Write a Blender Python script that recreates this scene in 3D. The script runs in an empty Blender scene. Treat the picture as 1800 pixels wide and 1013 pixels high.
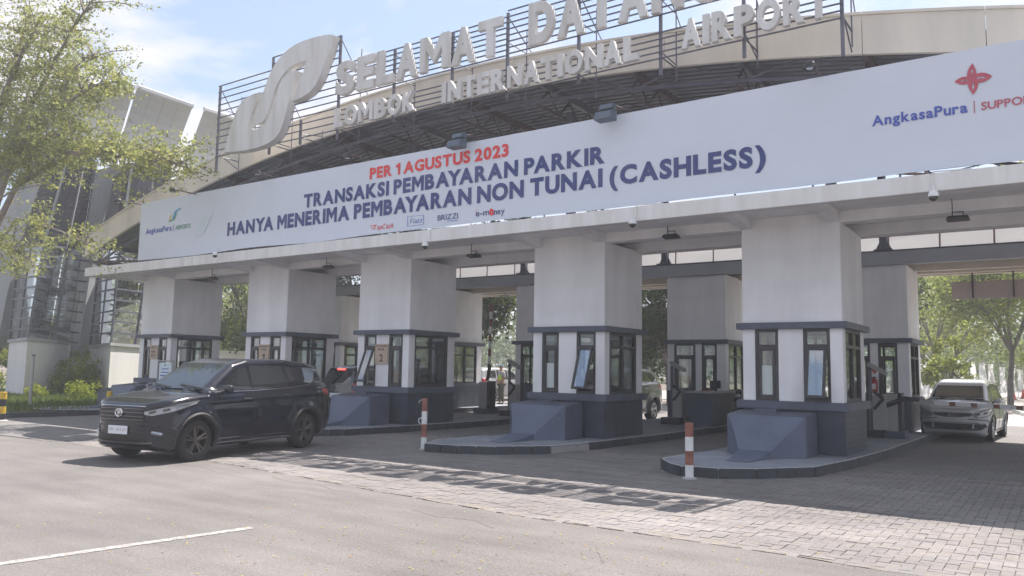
import bpy, bmesh, math, random
import numpy as np
from mathutils import Vector, Matrix, noise
R = math.radians
random.seed(7); rng = np.random.default_rng(7)
SC = bpy.context.scene
COL = SC.collection

# ------------------------------------------------------------------ camera, world, sun, exposure
F_PX, YAW, PITCH, ROLL = 1397.54, R(34.712), R(5.776), R(0.946)
fw = Vector((-math.sin(YAW)*math.cos(PITCH), math.cos(YAW)*math.cos(PITCH), math.sin(PITCH)))
r0 = Vector((math.cos(YAW), math.sin(YAW), 0)); u0 = r0.cross(fw)
rt = r0*math.cos(ROLL)+u0*math.sin(ROLL); up = -r0*math.sin(ROLL)+u0*math.cos(ROLL)
cam_d = bpy.data.cameras.new('camera'); cam = bpy.data.objects.new('camera', cam_d); COL.objects.link(cam)
M = Matrix.Identity(4)
for i in range(3):
    M[i][0] = rt[i]; M[i][1] = up[i]; M[i][2] = -fw[i]
M[2][3] = 1.6
cam.matrix_world = M
cam_d.sensor_width = 36; cam_d.lens = 36*F_PX/1800; cam_d.clip_end = 3000; cam_d.clip_start = 0.05
SC.camera = cam

def at(x, y, Y):                      # a place seen at (x, y) of the photograph, at distance Y from the kerb line
    d = fw+rt*((x-900)/F_PX)-up*((y-506.5)/F_PX)
    return Vector((0, 0, 1.6))+d*(Y/d.y)

HAZE = .0023
SUN = Vector((0.06, 0.565, 1.0)).normalized()
w = bpy.data.worlds.new('World'); SC.world = w; w.use_nodes = True
nt = w.node_tree; N = nt.nodes; L = nt.links; N.clear()
out = N.new('ShaderNodeOutputWorld'); bg = N.new('ShaderNodeBackground'); sky = N.new('ShaderNodeTexSky')
sky.sky_type = 'NISHITA'; sky.sun_disc = False
sky.sun_elevation = math.asin(SUN.z); sky.sun_rotation = math.atan2(SUN.x, SUN.y)
sky.air_density = 1.0; sky.dust_density = 1.6; sky.ozone_density = 1.2
tc = N.new('ShaderNodeTexCoord'); mp = N.new('ShaderNodeMapping'); mp.inputs['Scale'].default_value = (1.0, 1.0, 2.4); mp.inputs['Location'].default_value = (.35, .1, .2)
n1 = N.new('ShaderNodeTexNoise'); n1.inputs['Scale'].default_value = 3.0; n1.inputs['Detail'].default_value = 9; n1.inputs['Roughness'].default_value = .58; n1.inputs['Distortion'].default_value = .35
cr = N.new('ShaderNodeValToRGB'); cr.color_ramp.elements[0].position = .44; cr.color_ramp.elements[1].position = .56
mx = N.new('ShaderNodeMix'); mx.data_type = 'RGBA'
CLOUD = (1.85, 1.84, 1.98, 1)
mx.inputs[7].default_value = CLOUD
haz = N.new('ShaderNodeMix'); haz.data_type = 'RGBA'; haz.inputs[0].default_value = .80; haz.inputs[7].default_value = (.66, .84, 1.14, 1)
L.new(tc.outputs['Generated'], mp.inputs['Vector']); L.new(mp.outputs[0], n1.inputs['Vector'])
L.new(n1.outputs['Fac'], cr.inputs['Fac']); L.new(cr.outputs['Color'], mx.inputs[0])
L.new(sky.outputs[0], haz.inputs[6]); L.new(haz.outputs[2], mx.inputs[6])
L.new(mx.outputs[2], bg.inputs['Color']); bg.inputs['Strength'].default_value = 0.15
L.new(bg.outputs[0], out.inputs['Surface'])
sd = bpy.data.lights.new('sun', 'SUN'); sun = bpy.data.objects.new('sun', sd); COL.objects.link(sun)
sd.energy = 3.0; sd.angle = R(0.25); sd.color = (1, .93, .86)
sun.rotation_euler = (-SUN).to_track_quat('-Z', 'Y').to_euler()
SC.view_settings.view_transform = 'Standard'; SC.view_settings.look = 'None'
SC.view_settings.exposure = 1.84; SC.view_settings.gamma = 1; SC.view_settings.use_curve_mapping = False

# ------------------------------------------------------------------ materials
def mat(name, col, rough=.7, metal=0, var=.0, scale=6, bump=0, bscale=40, coat=0, col2=None, spec=.5, streak=False, detail=5, emit=None, stain=0, speck=0):
    m = bpy.data.materials.new(name); m.use_nodes = True; n = m.node_tree.nodes; l = m.node_tree.links
    b = n['Principled BSDF']; b.inputs['Roughness'].default_value = rough; b.inputs['Metallic'].default_value = metal
    b.inputs['Specular IOR Level'].default_value = spec
    b.inputs['Base Color'].default_value = (*col, 1)
    if coat: b.inputs['Coat Weight'].default_value = coat; b.inputs['Coat Roughness'].default_value = .03
    if emit: b.inputs['Emission Color'].default_value = (*emit[0], 1); b.inputs['Emission Strength'].default_value = emit[1]
    g = n.new('ShaderNodeNewGeometry')
    if var:
        c2 = col2 or tuple(c*(1-var) for c in col)
        t = n.new('ShaderNodeTexNoise'); t.inputs['Scale'].default_value = scale; t.inputs['Detail'].default_value = detail; t.inputs['Roughness'].default_value = .65
        src = g.outputs['Position']
        if streak:
            mpn = n.new('ShaderNodeMapping'); mpn.inputs['Scale'].default_value = (1, 1, .12); l.new(src, mpn.inputs[0]); src = mpn.outputs[0]
        l.new(src, t.inputs['Vector'])
        rp = n.new('ShaderNodeValToRGB'); rp.color_ramp.elements[0].position = .38; rp.color_ramp.elements[1].position = .66
        rp.color_ramp.elements[0].color = (*col, 1); rp.color_ramp.elements[1].color = (*c2, 1)
        l.new(t.outputs['Fac'], rp.inputs[0]); l.new(rp.outputs[0], b.inputs['Base Color'])
    def mul(lo, hi, scale, p0, p1, det=5, st=(1, 1, 1)):
        t3 = n.new('ShaderNodeTexNoise'); t3.inputs['Scale'].default_value = scale; t3.inputs['Detail'].default_value = det
        m3 = n.new('ShaderNodeMapping'); m3.inputs['Scale'].default_value = st; l.new(g.outputs['Position'], m3.inputs[0]); l.new(m3.outputs[0], t3.inputs['Vector'])
        r3 = n.new('ShaderNodeValToRGB'); r3.color_ramp.elements[0].position = p0; r3.color_ramp.elements[1].position = p1
        r3.color_ramp.elements[0].color = (lo, lo, lo, 1); r3.color_ramp.elements[1].color = (hi, hi, hi, 1); l.new(t3.outputs['Fac'], r3.inputs[0])
        x3 = n.new('ShaderNodeMix'); x3.data_type = 'RGBA'; x3.blend_type = 'MULTIPLY'; x3.inputs[0].default_value = 1
        lk = b.inputs['Base Color'].links
        if lk: l.new(lk[0].from_socket, x3.inputs[6])
        else: x3.inputs[6].default_value = (*col, 1)
        l.new(r3.outputs[0], x3.inputs[7]); l.new(x3.outputs[2], b.inputs['Base Color'])
    if stain: mul(1-stain, 1+stain*.4, .45, .35, .68, 8); mul(1-stain*.6, 1+stain*.2, 1.9, .36, .6, 6, (.35, 1.6, 1))
    if speck: mul(1-speck, 1+speck*.6, 95, .36, .66, 2); mul(1-speck*.5, 1+speck*.8, 34, .40, .72, 3)
    if bump:
        t2 = n.new('ShaderNodeTexNoise'); t2.inputs['Scale'].default_value = bscale; t2.inputs['Detail'].default_value = 4
        l.new(g.outputs['Position'], t2.inputs['Vector'])
        bp = n.new('ShaderNodeBump'); bp.inputs['Strength'].default_value = bump; bp.inputs['Distance'].default_value = .02
        l.new(t2.outputs['Fac'], bp.inputs['Height']); l.new(bp.outputs[0], b.inputs['Normal'])
    return m

def glass_mat(name, tint=(.90, .93, .93), refl=.08, rough=.02):
    m = bpy.data.materials.new(name); m.use_nodes = True; n = m.node_tree.nodes; l = m.node_tree.links; n.clear()
    o = n.new('ShaderNodeOutputMaterial'); tr = n.new('ShaderNodeBsdfTransparent'); gl = n.new('ShaderNodeBsdfGlossy'); mi = n.new('ShaderNodeMixShader')
    lw = n.new('ShaderNodeLayerWeight'); lw.inputs['Blend'].default_value = .25
    ma = n.new('ShaderNodeMath'); ma.operation = 'MULTIPLY_ADD'; ma.inputs[1].default_value = .6; ma.inputs[2].default_value = refl
    tr.inputs[0].default_value = (*tint, 1); gl.inputs['Roughness'].default_value = rough
    l.new(lw.outputs['Fresnel'], ma.inputs[0]); l.new(ma.outputs[0], mi.inputs[0]); l.new(tr.outputs[0], mi.inputs[1]); l.new(gl.outputs[0], mi.inputs[2]); l.new(mi.outputs[0], o.inputs[0])
    return m

def leaf_mat(name, c1, c2, trans=.45):
    m = bpy.data.materials.new(name); m.use_nodes = True; n = m.node_tree.nodes; l = m.node_tree.links; n.clear()
    o = n.new('ShaderNodeOutputMaterial'); d = n.new('ShaderNodeBsdfDiffuse'); t = n.new('ShaderNodeBsdfTranslucent'); mi = n.new('ShaderNodeMixShader'); mi.inputs[0].default_value = trans
    g = n.new('ShaderNodeNewGeometry'); rp = n.new('ShaderNodeValToRGB'); rp.color_ramp.elements[0].color = (*c1, 1); rp.color_ramp.elements[1].color = (*c2, 1)
    l.new(g.outputs['Random Per Island'], rp.inputs[0]); l.new(rp.outputs[0], d.inputs[0]); l.new(rp.outputs[0], t.inputs[0])
    l.new(d.outputs[0], mi.inputs[1]); l.new(t.outputs[0], mi.inputs[2]); l.new(mi.outputs[0], o.inputs[0])
    return m

def brick_mat(name, c1, c2, mortar, sx=.2, sy=.1):
    m = mat(name, c1, .9, bump=.0); n = m.node_tree.nodes; l = m.node_tree.links; b = n['Principled BSDF']
    g = n.new('ShaderNodeNewGeometry'); br = n.new('ShaderNodeTexBrick'); br.inputs['Scale'].default_value = 1
    br.inputs['Brick Width'].default_value = sx; br.inputs['Row Height'].default_value = sy; br.inputs['Mortar Size'].default_value = .006
    br.inputs['Color1'].default_value = (*c1, 1); br.inputs['Color2'].default_value = (*c2, 1); br.inputs['Mortar'].default_value = (*mortar, 1)
    t = n.new('ShaderNodeTexNoise'); t.inputs['Scale'].default_value = 1.2; t.inputs['Detail'].default_value = 6
    mu = n.new('ShaderNodeMix'); mu.data_type = 'RGBA'; mu.blend_type = 'MULTIPLY'; mu.inputs[0].default_value = 1
    rp = n.new('ShaderNodeValToRGB'); rp.color_ramp.elements[0].color = (.72, .72, .74, 1); rp.color_ramp.elements[1].color = (1.15, 1.13, 1.1, 1)
    l.new(g.outputs['Position'], br.inputs['Vector']); l.new(g.outputs['Position'], t.inputs['Vector']); l.new(t.outputs['Fac'], rp.inputs[0])
    l.new(br.outputs['Color'], mu.inputs[6]); l.new(rp.outputs[0], mu.inputs[7]); l.new(mu.outputs[2], b.inputs['Base Color'])
    bp = n.new('ShaderNodeBump'); bp.inputs['Strength'].default_value = .4; bp.inputs['Distance'].default_value = .01; bp.invert = True
    l.new(br.outputs['Fac'], bp.inputs['Height']); l.new(bp.outputs[0], b.inputs['Normal'])
    return m

WALL = mat('painted_wall', (.86, .85, .86), .8, stain=.07, var=.11, scale=2.0, bump=.06, bscale=60, streak=True)
WALLW = mat('painted_wall_warm', (.66, .60, .52), .8, var=.06, scale=1.1)
CONC = mat('fascia_paint', (.78, .77, .76), .75, var=.22, scale=3.2, streak=True, bump=.05, col2=(.66, .64, .62))
SLATE = mat('slate_paint', (.092, .108, .155), .5, var=.2, scale=2.5, bump=.12, bscale=50, stain=.15)
SLATEB = mat('slate_base_shaded', (.055, .065, .098), .5, var=.25, scale=2.5, bump=.12, bscale=50, stain=.2)  # slate paint darkened: the base's weaker light is put into the colour
SLATED = mat('slate_trim', (.08, .095, .14), .5, var=.15, scale=3)
FRAME = mat('window_frame', (.035, .032, .035), .45)
STEEL = mat('steel_paint', (.13, .13, .17), .55, var=.3, scale=3)
RUST = mat('rusty_steel', (.13, .09, .10), .8, var=.4, scale=5)
ROOFM = mat('roof_sheet', (.17, .18, .22), .6, .1, var=.2, scale=1)
CREAM = mat('cream_band', (.72, .66, .57), .8, var=.14, scale=.9, streak=True, col2=(.60, .555, .49))
LETTER = mat('sign_letter', (.68, .675, .67), .7, var=.2, scale=2.2, streak=True, col2=(.52, .50, .47))
BANNER = mat('banner_cloth', (.64, .68, .76), .55, var=.04, scale=.6, bump=.9, bscale=1.6)
NAVY = mat('navy_print', (.035, .055, .19), .6, var=.25, scale=.5, col2=(.07, .08, .22))
REDP = mat('red_print', (.72, .05, .05), .6)
BLUEP = mat('blue_print', (.07, .11, .42), .6)
MAROON = mat('maroon_print', (.48, .09, .13), .6)
TEALP = mat('teal_print', (.08, .35, .60), .6)
GREENP = mat('green_print', (.12, .33, .22), .6)
YELP = mat('yellow_print', (.65, .50, .12), .6)
GHOST = mat('faded_print', (.58, .66, .69), .6)
WHITE = mat('white_paint', (.78, .78, .77), .6, var=.15, scale=6)
ORANGE = mat('bollard_red', (.30, .12, .085), .8, var=.4, scale=12)
YELLOW = mat('yellow_paint', (.62, .40, .03), .6, var=.2, scale=9)
BLACK = mat('black_paint', (.02, .02, .022), .5)
TAN = mat('tan_plaque', (.52, .40, .31), .7, var=.1, scale=8)
DARKP = mat('dark_print', (.08, .04, .03), .7)
ASPH = mat('asphalt', (.178, .166, .16), .92, var=.2, scale=1.1, bump=.4, bscale=90, detail=12, col2=(.16, .149, .144), stain=.2, speck=.20)
GROUNDM = mat('packed_earth', (.16, .13, .10), .95, var=.3, scale=.6)
MORTAR = mat('joint_sand', (.13, .115, .10), .95, var=.3, scale=8)
PAVS = [mat('paver_%s' % a, c, .92, var=.12, scale=14, bump=.35, bscale=90, stain=.25, speck=.12) for a, c in
        zip(('pale', 'mid', 'warm', 'cool', 'dark'), ((.245, .226, .218), (.23, .212, .208), (.24, .218, .205), (.222, .21, .212), (.215, .20, .198)))]
APRON = brick_mat('paver_far', (.215, .205, .20), (.175, .17, .17), (.10, .095, .09))
ISL = mat('island_paint', (.30, .32, .37), .75, var=.25, scale=2.2, bump=.1, stain=.2, speck=.08)
KERB = mat('kerb_paint', (.045, .05, .065), .6, var=.35, scale=4)
KERBL = mat('kerb_edge', (.5, .5, .5), .8, var=.3, scale=9)
GRASS = leaf_mat('grass_blade', (.07, .11, .02), (.16, .20, .05))
GRASSG = mat('grass_soil', (.11, .14, .04), .95, var=.4, scale=2)
BARK = mat('bark', (.19, .16, .14), .9, var=.35, scale=8, bump=.4, bscale=20)
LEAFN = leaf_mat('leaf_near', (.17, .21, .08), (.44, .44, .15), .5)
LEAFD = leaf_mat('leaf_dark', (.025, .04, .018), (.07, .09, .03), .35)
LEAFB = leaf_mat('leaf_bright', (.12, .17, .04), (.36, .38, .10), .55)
GLASS = glass_mat('window_glass')
FROST = mat('frosted_film', (.55, .60, .58), .5)
CURTW = glass_mat('curtain_glass', (.62, .68, .70), .28)
LOUV = mat('dark_louvre', (.018, .02, .032), .55, var=.2, scale=1)
TCONC = mat('tower_concrete', (.36, .37, .39), .85, var=.3, scale=.5, streak=True)
TPANEL = mat('tower_panel', (.66, .65, .62), .75, var=.12, scale=.3)
PLINTH = mat('plinth_paint', (.70, .68, .68), .8, var=.12, scale=1, streak=True)
CHROME = mat('chrome', (.75, .75, .76), .15, 1)
RUBBER = mat('rubber', (.022, .021, .022), .85, var=.2, scale=20)
RIMD = mat('dark_rim', (.16, .14, .13), .35, .8)
RIML = mat('alloy_rim', (.55, .55, .56), .3, .9)
CARGL = mat('car_glass', (.012, .015, .017), .04, coat=.6, spec=1)
PLASTIC = mat('black_plastic', (.018, .018, .02), .55)
LAMPC = mat('lamp_clear', (.36, .39, .43), .15, .4, coat=1)
LAMPR = mat('lamp_red', (.45, .02, .02), .2, coat=1)
LAMPLIT = mat('brake_lamp_lit', (.6, .02, .02), .3, emit=((1, .05, .04), 2.2))
PLATE = mat('plate_white', (.75, .76, .80), .5)
GREYL = mat('machine_grey', (.36, .35, .34), .6)
SIGNB = mat('signboard', (.46, .40, .38), .8, var=.05, scale=2)
REDEX = mat('extinguisher_red', (.38, .03, .03), .4)

# ------------------------------------------------------------------ mesh helpers
class MB:
    def __init__(s): s.v = []; s.f = []; s.mi = []
    def add(s, vs, fs, k=0):
        o = len(s.v); s.v += [tuple(p) for p in vs]; s.f += [tuple(i+o for i in q) for q in fs]; s.mi += [k]*len(fs); return s
    def box(s, x0, x1, y0, y1, z0, z1, k=0):
        return s.add([(x0, y0, z0), (x1, y0, z0), (x1, y1, z0), (x0, y1, z0), (x0, y0, z1), (x1, y0, z1), (x1, y1, z1), (x0, y1, z1)],
                     [(0, 3, 2, 1), (4, 5, 6, 7), (0, 1, 5, 4), (1, 2, 6, 5), (2, 3, 7, 6), (3, 0, 4, 7)], k)
    def tube(s, a, b, r, n=6, r2=None, k=0):
        a = Vector(a); b = Vector(b); d = (b-a)
        if d.length < 1e-6: return s
        q = d.to_track_quat('Z', 'Y'); r2 = r if r2 is None else r2
        vs = []
        for p, rr in ((a, r), (b, r2)):
            for i in range(n):
                t = 2*math.pi*(i+.5)/n; vs.append(p+q@Vector((math.cos(t)*rr, math.sin(t)*rr, 0)))
        return s.add(vs, [(i, (i+1) % n, n+(i+1) % n, n+i) for i in range(n)]+[tuple(range(n-1, -1, -1)), tuple(range(n, 2*n))], k)
    def path(s, pts, r, n=6, r2=None):
        r2 = r if r2 is None else r2; m = len(pts)-1
        for i in range(m): s.tube(pts[i], pts[i+1], r+(r2-r)*i/m, n, r+(r2-r)*(i+1)/m)
        return s
    def lathe(s, prof, c=(0, 0, 0), axis='z', n=24, k=0):
        vs = []; m = len(prof)
        for i in range(n):
            t = 2*math.pi*i/n
            for (r, h) in prof:
                p = (r*math.cos(t), r*math.sin(t), h)
                if axis == 'y': p = (p[0], p[2], p[1])
                if axis == 'x': p = (p[2], p[0], p[1])
                vs.append((p[0]+c[0], p[1]+c[1], p[2]+c[2]))
        fs = [(i*m+j, ((i+1) % n)*m+j, ((i+1) % n)*m+j+1, i*m+j+1) for i in range(n) for j in range(m-1)]
        return s.add(vs, fs, k)
    def prism(s, poly, d, k=0):        # poly: 3D points, extruded by vector d
        n = len(poly); d = Vector(d); vs = [Vector(p) for p in poly]+[Vector(p)+d for p in poly]
        return s.add(vs, [tuple(range(n)), tuple(range(2*n-1, n-1, -1))]+[(i, (i+1) % n, n+(i+1) % n, n+i)[::-1] for i in range(n)], k)
    def build(s, name, m, parent=None, smooth=False, world=True, bevel=0):
        me = bpy.data.meshes.new(name)
        v = s.v
        if parent is not None and world:
            o = WLOC.get(parent.name, Vector((0, 0, 0))); v = [(a-o.x, b-o.y, c-o.z) for a, b, c in v]
        me.from_pydata(v, [], s.f)
        for mm in (m if isinstance(m, (list, tuple)) else [m]): me.materials.append(mm)
        if isinstance(m, (list, tuple)): me.polygons.foreach_set('material_index', s.mi)
        bm = bmesh.new(); bm.from_mesh(me); bmesh.ops.recalc_face_normals(bm, faces=bm.faces)
        if bevel: bmesh.ops.bevel(bm, geom=[e for e in bm.edges if len(e.link_faces) == 2 and e.calc_face_angle(0) > .5], offset=bevel, segments=2, affect='EDGES', clamp_overlap=True)
        bm.to_mesh(me); bm.free()
        if smooth: me.shade_smooth()
        me.update()
        o = bpy.data.objects.new(name, me); COL.objects.link(o)
        if parent is not None: o.parent = parent; WLOC[o.name] = WLOC.get(parent.name, Vector((0, 0, 0)))
        return o
WLOC = {}
def tag(o, label=None, cat=None, group=None, kind=None):
    for k, v in (('label', label), ('category', cat), ('group', group), ('kind', kind)):
        if v: o[k] = v
    return o
def thing(name, label, cat, loc=(0, 0, 0), rz=0, group=None):
    o = bpy.data.objects.new(name, None); COL.objects.link(o); o.location = loc; o.rotation_euler = (0, 0, rz)
    WLOC[o.name] = Vector(loc) if rz == 0 else Vector((0, 0, 0))
    return tag(o, label, cat, group)
def copy_tree(o, loc, rz=None, label=None, group=None):
    def rec(s, par):
        c = s.copy(); COL.objects.link(c); c.parent = par
        for ch in KIDS.get(s.name, []): rec(ch, c)
        return c
    KIDS = {}
    for q in list(bpy.data.objects):
        if q.parent: KIDS.setdefault(q.parent.name, []).append(q)
    r = rec(o, None); r.location = loc
    if rz is not None: r.rotation_euler = (0, 0, rz)
    return tag(r, label, None, group)
def noshade(me):
    pass

FONT = bpy.data.fonts.load('<builtin>') if not bpy.data.fonts else bpy.data.fonts[0]
def text_mesh(s, offset=0.0, extrude=0.0, bevel=0.0, shear=0.0, res=4):
    c = bpy.data.curves.new('t', 'FONT'); c.body = s; c.font = FONT; c.offset = offset; c.extrude = extrude; c.bevel_depth = bevel; c.bevel_resolution = 1; c.resolution_u = res; c.shear = shear
    o = bpy.data.objects.new('t', c); COL.objects.link(o)
    dg = bpy.context.evaluated_depsgraph_get(); me = bpy.data.meshes.new_from_object(o.evaluated_get(dg))
    bpy.data.objects.remove(o); bpy.data.curves.remove(c); return me
GL = {}
OWN = {'M': [(0, 0), (0, 1), (.25, 1), (.475, .60), (.70, 1), (.95, 1), (.95, 0), (.73, 0), (.73, .60), (.475, .20), (.22, .60), (.22, 0)],
       '1': [(.22, 0), (.22, .74), (.0, .60), (.0, .80), (.28, 1), (.44, 1), (.44, 0)], '|': [(0, -.2), (0, 1.15), (.07, 1.15), (.07, -.2)]}
def glyph(ch, offset, extrude, bevel, shear):
    key = (ch, offset, extrude, bevel, shear)
    if key in GL: return GL[key]
    if ch in OWN:
        th = offset/.07
        P = OWN[ch]
        if ch == 'M' and offset < .02: P = [(0, 0), (0, 1), (.17, 1), (.475, .42), (.78, 1), (.95, 1), (.95, 0), (.82, 0), (.82, .74), (.475, .12), (.13, .74), (.13, 0)]
        n = len(P)
        if extrude:
            bm = bmesh.new(); f = bm.faces.new([bm.verts.new((x*.72, y*.72, -extrude)) for x, y in P]); r_ = bmesh.ops.extrude_face_region(bm, geom=[f])
            bmesh.ops.translate(bm, vec=(0, 0, 2*extrude), verts=[g for g in r_['geom'] if isinstance(g, bmesh.types.BMVert)])
            if f.is_valid and len(bm.faces) == n+1: bm.faces.new([v for v in f.verts][::-1]) if False else None
            bmesh.ops.holes_fill(bm, edges=bm.edges[:]); bmesh.ops.recalc_face_normals(bm, faces=bm.faces)
            bmesh.ops.bevel(bm, geom=[e for e in bm.edges if abs(e.verts[0].co.z-e.verts[1].co.z) < 1e-5], offset=bevel*.8, segments=2, affect='EDGES', clamp_overlap=True)
            V = np.array([v.co[:] for v in bm.verts]); bm.verts.index_update(); F = [[v.index for v in q.verts] for q in bm.faces]; bm.free()
        else: V = np.array([(x*.72, y*.72, 0) for x, y in P]); F = [list(range(n))]
        H = .72
    else:
        me = text_mesh(ch, offset, extrude, bevel, shear); V = np.array([v.co[:] for v in me.vertices]); F = [list(p.vertices) for p in me.polygons]; bpy.data.meshes.remove(me)
        if len(V): V[:, 1] += offset+bevel*.0
        hm = GL.get(('H', offset, extrude, bevel, shear))
        H = None
    if ch == 'H' or ch in OWN: GL[key] = (V, F, H or V[:, 1].max()); return GL[key]
    Hh = glyph('H', offset, extrude, bevel, shear)[2]; GL[key] = (V, F, Hh); return GL[key]
KERN = {'AY': .24, 'YA': .24, 'TA': .16, 'AT': .16, 'RA': .05, 'PA': .14, 'LA': .0, 'KA': .05, 'KS': .04, 'SA': .04, 'AS': .04, 'AK': .02, ' A': .05, 'TU': .0, 'AG': .04, 'US': .02, 'RT': .04}
def layout(s_, offset, extrude, bevel, shear, track=.1):
    out_ = []; x = 0; prev = ''
    for ch in s_:
        if ch == ' ': x += .30; prev = ' '; continue
        V, F, H = glyph(ch, offset, extrude, bevel, shear)
        if out_: x -= KERN.get(s_[len_done-1]+ch if False else prev+ch, 0)
        prev = ch; V = V.copy()/H; lo = V[:, 0].min(); hi = V[:, 0].max(); V[:, 0] += x-lo; x += hi-lo+track; out_.append((ch, V, F))
    return out_, x-track
def put_text(s_, name, m, x0, x1, z0, z1, y, parent, offset=.012, depth=0, bevel=0, shear=0, label=None, split=False, fit_all=False):
    """lettering facing -Y; baseline z0, cap height z1-z0, from x0 to x1"""
    gl, wd = layout(s_, offset, .1 if depth else 0, bevel, shear, .09)
    sx = (x1-x0)/wd; sz = z1-z0; org = np.array(WLOC.get(parent.name, Vector((0, 0, 0)))); objs = []; VV = []; FF = []; o_ = 0; k = 0
    for ch, V, F in gl:
        k += 1
        X = x0+V[:, 0]*sx; Z = z0+V[:, 1]*sz; zz = V[:, 2]
        Y = np.full(len(X), y-.0006*(k % 3)) if not depth else y-zz/(np.abs(zz).max()+1e-9)*depth/2
        P = np.stack([X, Y, Z], 1)-org
        if split:
            me = bpy.data.meshes.new(name); me.from_pydata(P.tolist(), [], F); me.materials.append(m); o = bpy.data.objects.new(name, me); COL.objects.link(o); o.parent = parent; objs.append(o)
        else: VV += P.tolist(); FF += [[i+o_ for i in q] for q in F]; o_ += len(P)
    if not split:
        me = bpy.data.meshes.new(name); me.from_pydata(VV, [], FF); me.materials.append(m); o = bpy.data.objects.new(name, me); COL.objects.link(o); o.parent = parent; o['kind'] = 'stuff'; objs.append(o)
    return objs

# ------------------------------------------------------------------ ground, road, paving
def sheet(name, pts, z, m, kind='structure', parent=None):
    mb = MB(); mb.add([(x, y, z) for x, y in pts], [tuple(range(len(pts)))]); o = mb.build(name, m, parent)
    if kind: o['kind'] = kind
    return o
sheet('ground', [(-600, -200), (600, -200), (600, 900), (-600, 900)], -.03, GROUNDM)
edge = [(-40, 7.0), (-22, 7.6), (-18.4, 7.9), (-15, 8.1), (-12, 8.15), (-10.2, 7.98), (-8.6, 7.78), (-6.5, 7.5), (-5, 7.34), (-4, 7.33), (-2.5, 7.33), (-1.2, 7.26), (8, 7.1), (30, 7.0)]
def edge_y(x):
    for (a, b), (c, d) in zip(edge, edge[1:]):
        if a <= x <= c: return b+(d-b)*(x-a)/(c-a)
    return 7.1
xs = [(-40, -18, .5), (-18, 4, .035), (4, 30, .5)]
jag = []
for a, b, st in xs:
    x = a
    while x < b:
        jag.append((x, edge_y(x)+noise.noise(Vector((x*1.7, 0, 0)))*.035+noise.noise(Vector((x*9, 3, 0)))*.022)); x += st
mb = MB(); n = len(jag)
mb.add([(x, y, 0.002) for x, y in jag]+[(x, -60, 0.002) for x, y in jag]+[(x, y+.006, -.03) for x, y in jag],
       [(i+1, i, n+i, n+i+1) for i in range(n-1)]+[(i, i+1, 2*n+i+1, 2*n+i) for i in range(n-1)])
road = mb.build('road', ASPH); road['kind'] = 'structure'
sheet('joint_bed', [(-40, 7.0), (30, 7.0), (30, 31), (-24.4, 31), (-24.4, 10.2), (-40, 9.6)], -.014, MORTAR)
GX0, GX1, GY1 = -17.0, 3.0, 14.6
ap = MB()
ap.add([(-40, 7.2, -.004), (GX0, 8.1, -.004), (GX0, 31, -.004), (-24.3, 31, -.004), (-24.3, 10.3, -.004), (-40, 9.5, -.004)], [(0, 1, 2, 3, 4, 5)])
ap.add([(GX0, GY1, -.004), (30, GY1, -.004), (30, 31, -.004), (GX0, 31, -.004)], [(0, 1, 2, 3)])
ap.add([(GX1, 7.3, -.004), (30, 7.2, -.004), (30, GY1, -.004), (GX1, GY1, -.004)], [(0, 1, 2, 3)])
pave = ap.build('pavement', APRON); pave['kind'] = 'structure'
strip = MB(); xx = -17.5; rows = []
while xx < 12:
    y = edge_y(xx); c1 = .03+.06*max(0, noise.noise(Vector((xx*.6, 9, 0)))+.35)+.012*noise.noise(Vector((xx*7, 4, 0))); rows.append((xx, y+max(.004, c1)+noise.noise(Vector((xx*1.7, 0, 0)))*.035+noise.noise(Vector((xx*9, 3, 0)))*.022, y+.25)); xx += .035
strip.v = [p for r_ in rows for p in ((r_[0], r_[1], -.003), (r_[0], r_[2], -.003))]; strip.f = [(2*i, 2*i+2, 2*i+3, 2*i+1) for i in range(len(rows)-1)]; strip.mi = [0]*len(strip.f)
so = strip.build('edge_screed', mat('screed', (.25, .225, .20), .95, var=.3, scale=6, bump=.5, bscale=60, speck=.3), pave); so['kind'] = 'structure'
# paving bricks laid in herringbone, real joints
BL, BW = .20, .10
bricks = []
ang = R(0)
for j in range(0, 76):
    for i in range(0, 202):
        # herringbone on a BW grid
        a, b = i, j
        k = (a-b) % 4
        x, y = GX0+a*BW, 7.1+b*BW
        if k == 0: cx, cy, h = x+BW, y+BW/2, True
        elif k == 3: cx, cy, h = x+BW/2, y+BW, False
        else: continue
        if GX0 < cx < GX1 and edge_y(cx)+.055 < cy < GY1-.02:
            bricks.append((cx, cy, h))
def cam_dist(p): return math.hypot(p[0], p[1])
def in_frame(p):
    d = Vector((p[0], p[1], -1.6)); z = d.dot(fw); return z > 0 and abs(d.dot(rt)/z*F_PX) < 890 and abs(d.dot(up)/z*F_PX) < 500
vis = sorted([b for b in bricks if in_frame(b)], key=cam_dist)
near = set(vis[:298])
def brick_shape(l, wd):
    b = .005; h = .003
    x, y = l/2-.0022, wd/2-.0022
    return ([(-x, -y, -.012), (x, -y, -.012), (x, y, -.012), (-x, y, -.012), (-x, -y, -h), (x, -y, -h), (x, y, -h), (-x, y, -h),
             (-x+b, -y+b, 0), (x-b, -y+b, 0), (x-b, y-b, 0), (-x+b, y-b, 0)],
            [(0, 1, 5, 4), (1, 2, 6, 5), (2, 3, 7, 6), (3, 0, 4, 7), (4, 5, 9, 8), (5, 6, 10, 9), (6, 7, 11, 10), (7, 4, 8, 11), (8, 9, 10, 11)])
BV, BF = brick_shape(BL, BW); bmesh_list = []
for m in PAVS:
    me = bpy.data.meshes.new('paving_brick'); me.from_pydata(BV, [], BF); me.materials.append(m); bmesh_list.append(me)
mass = MB()
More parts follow.
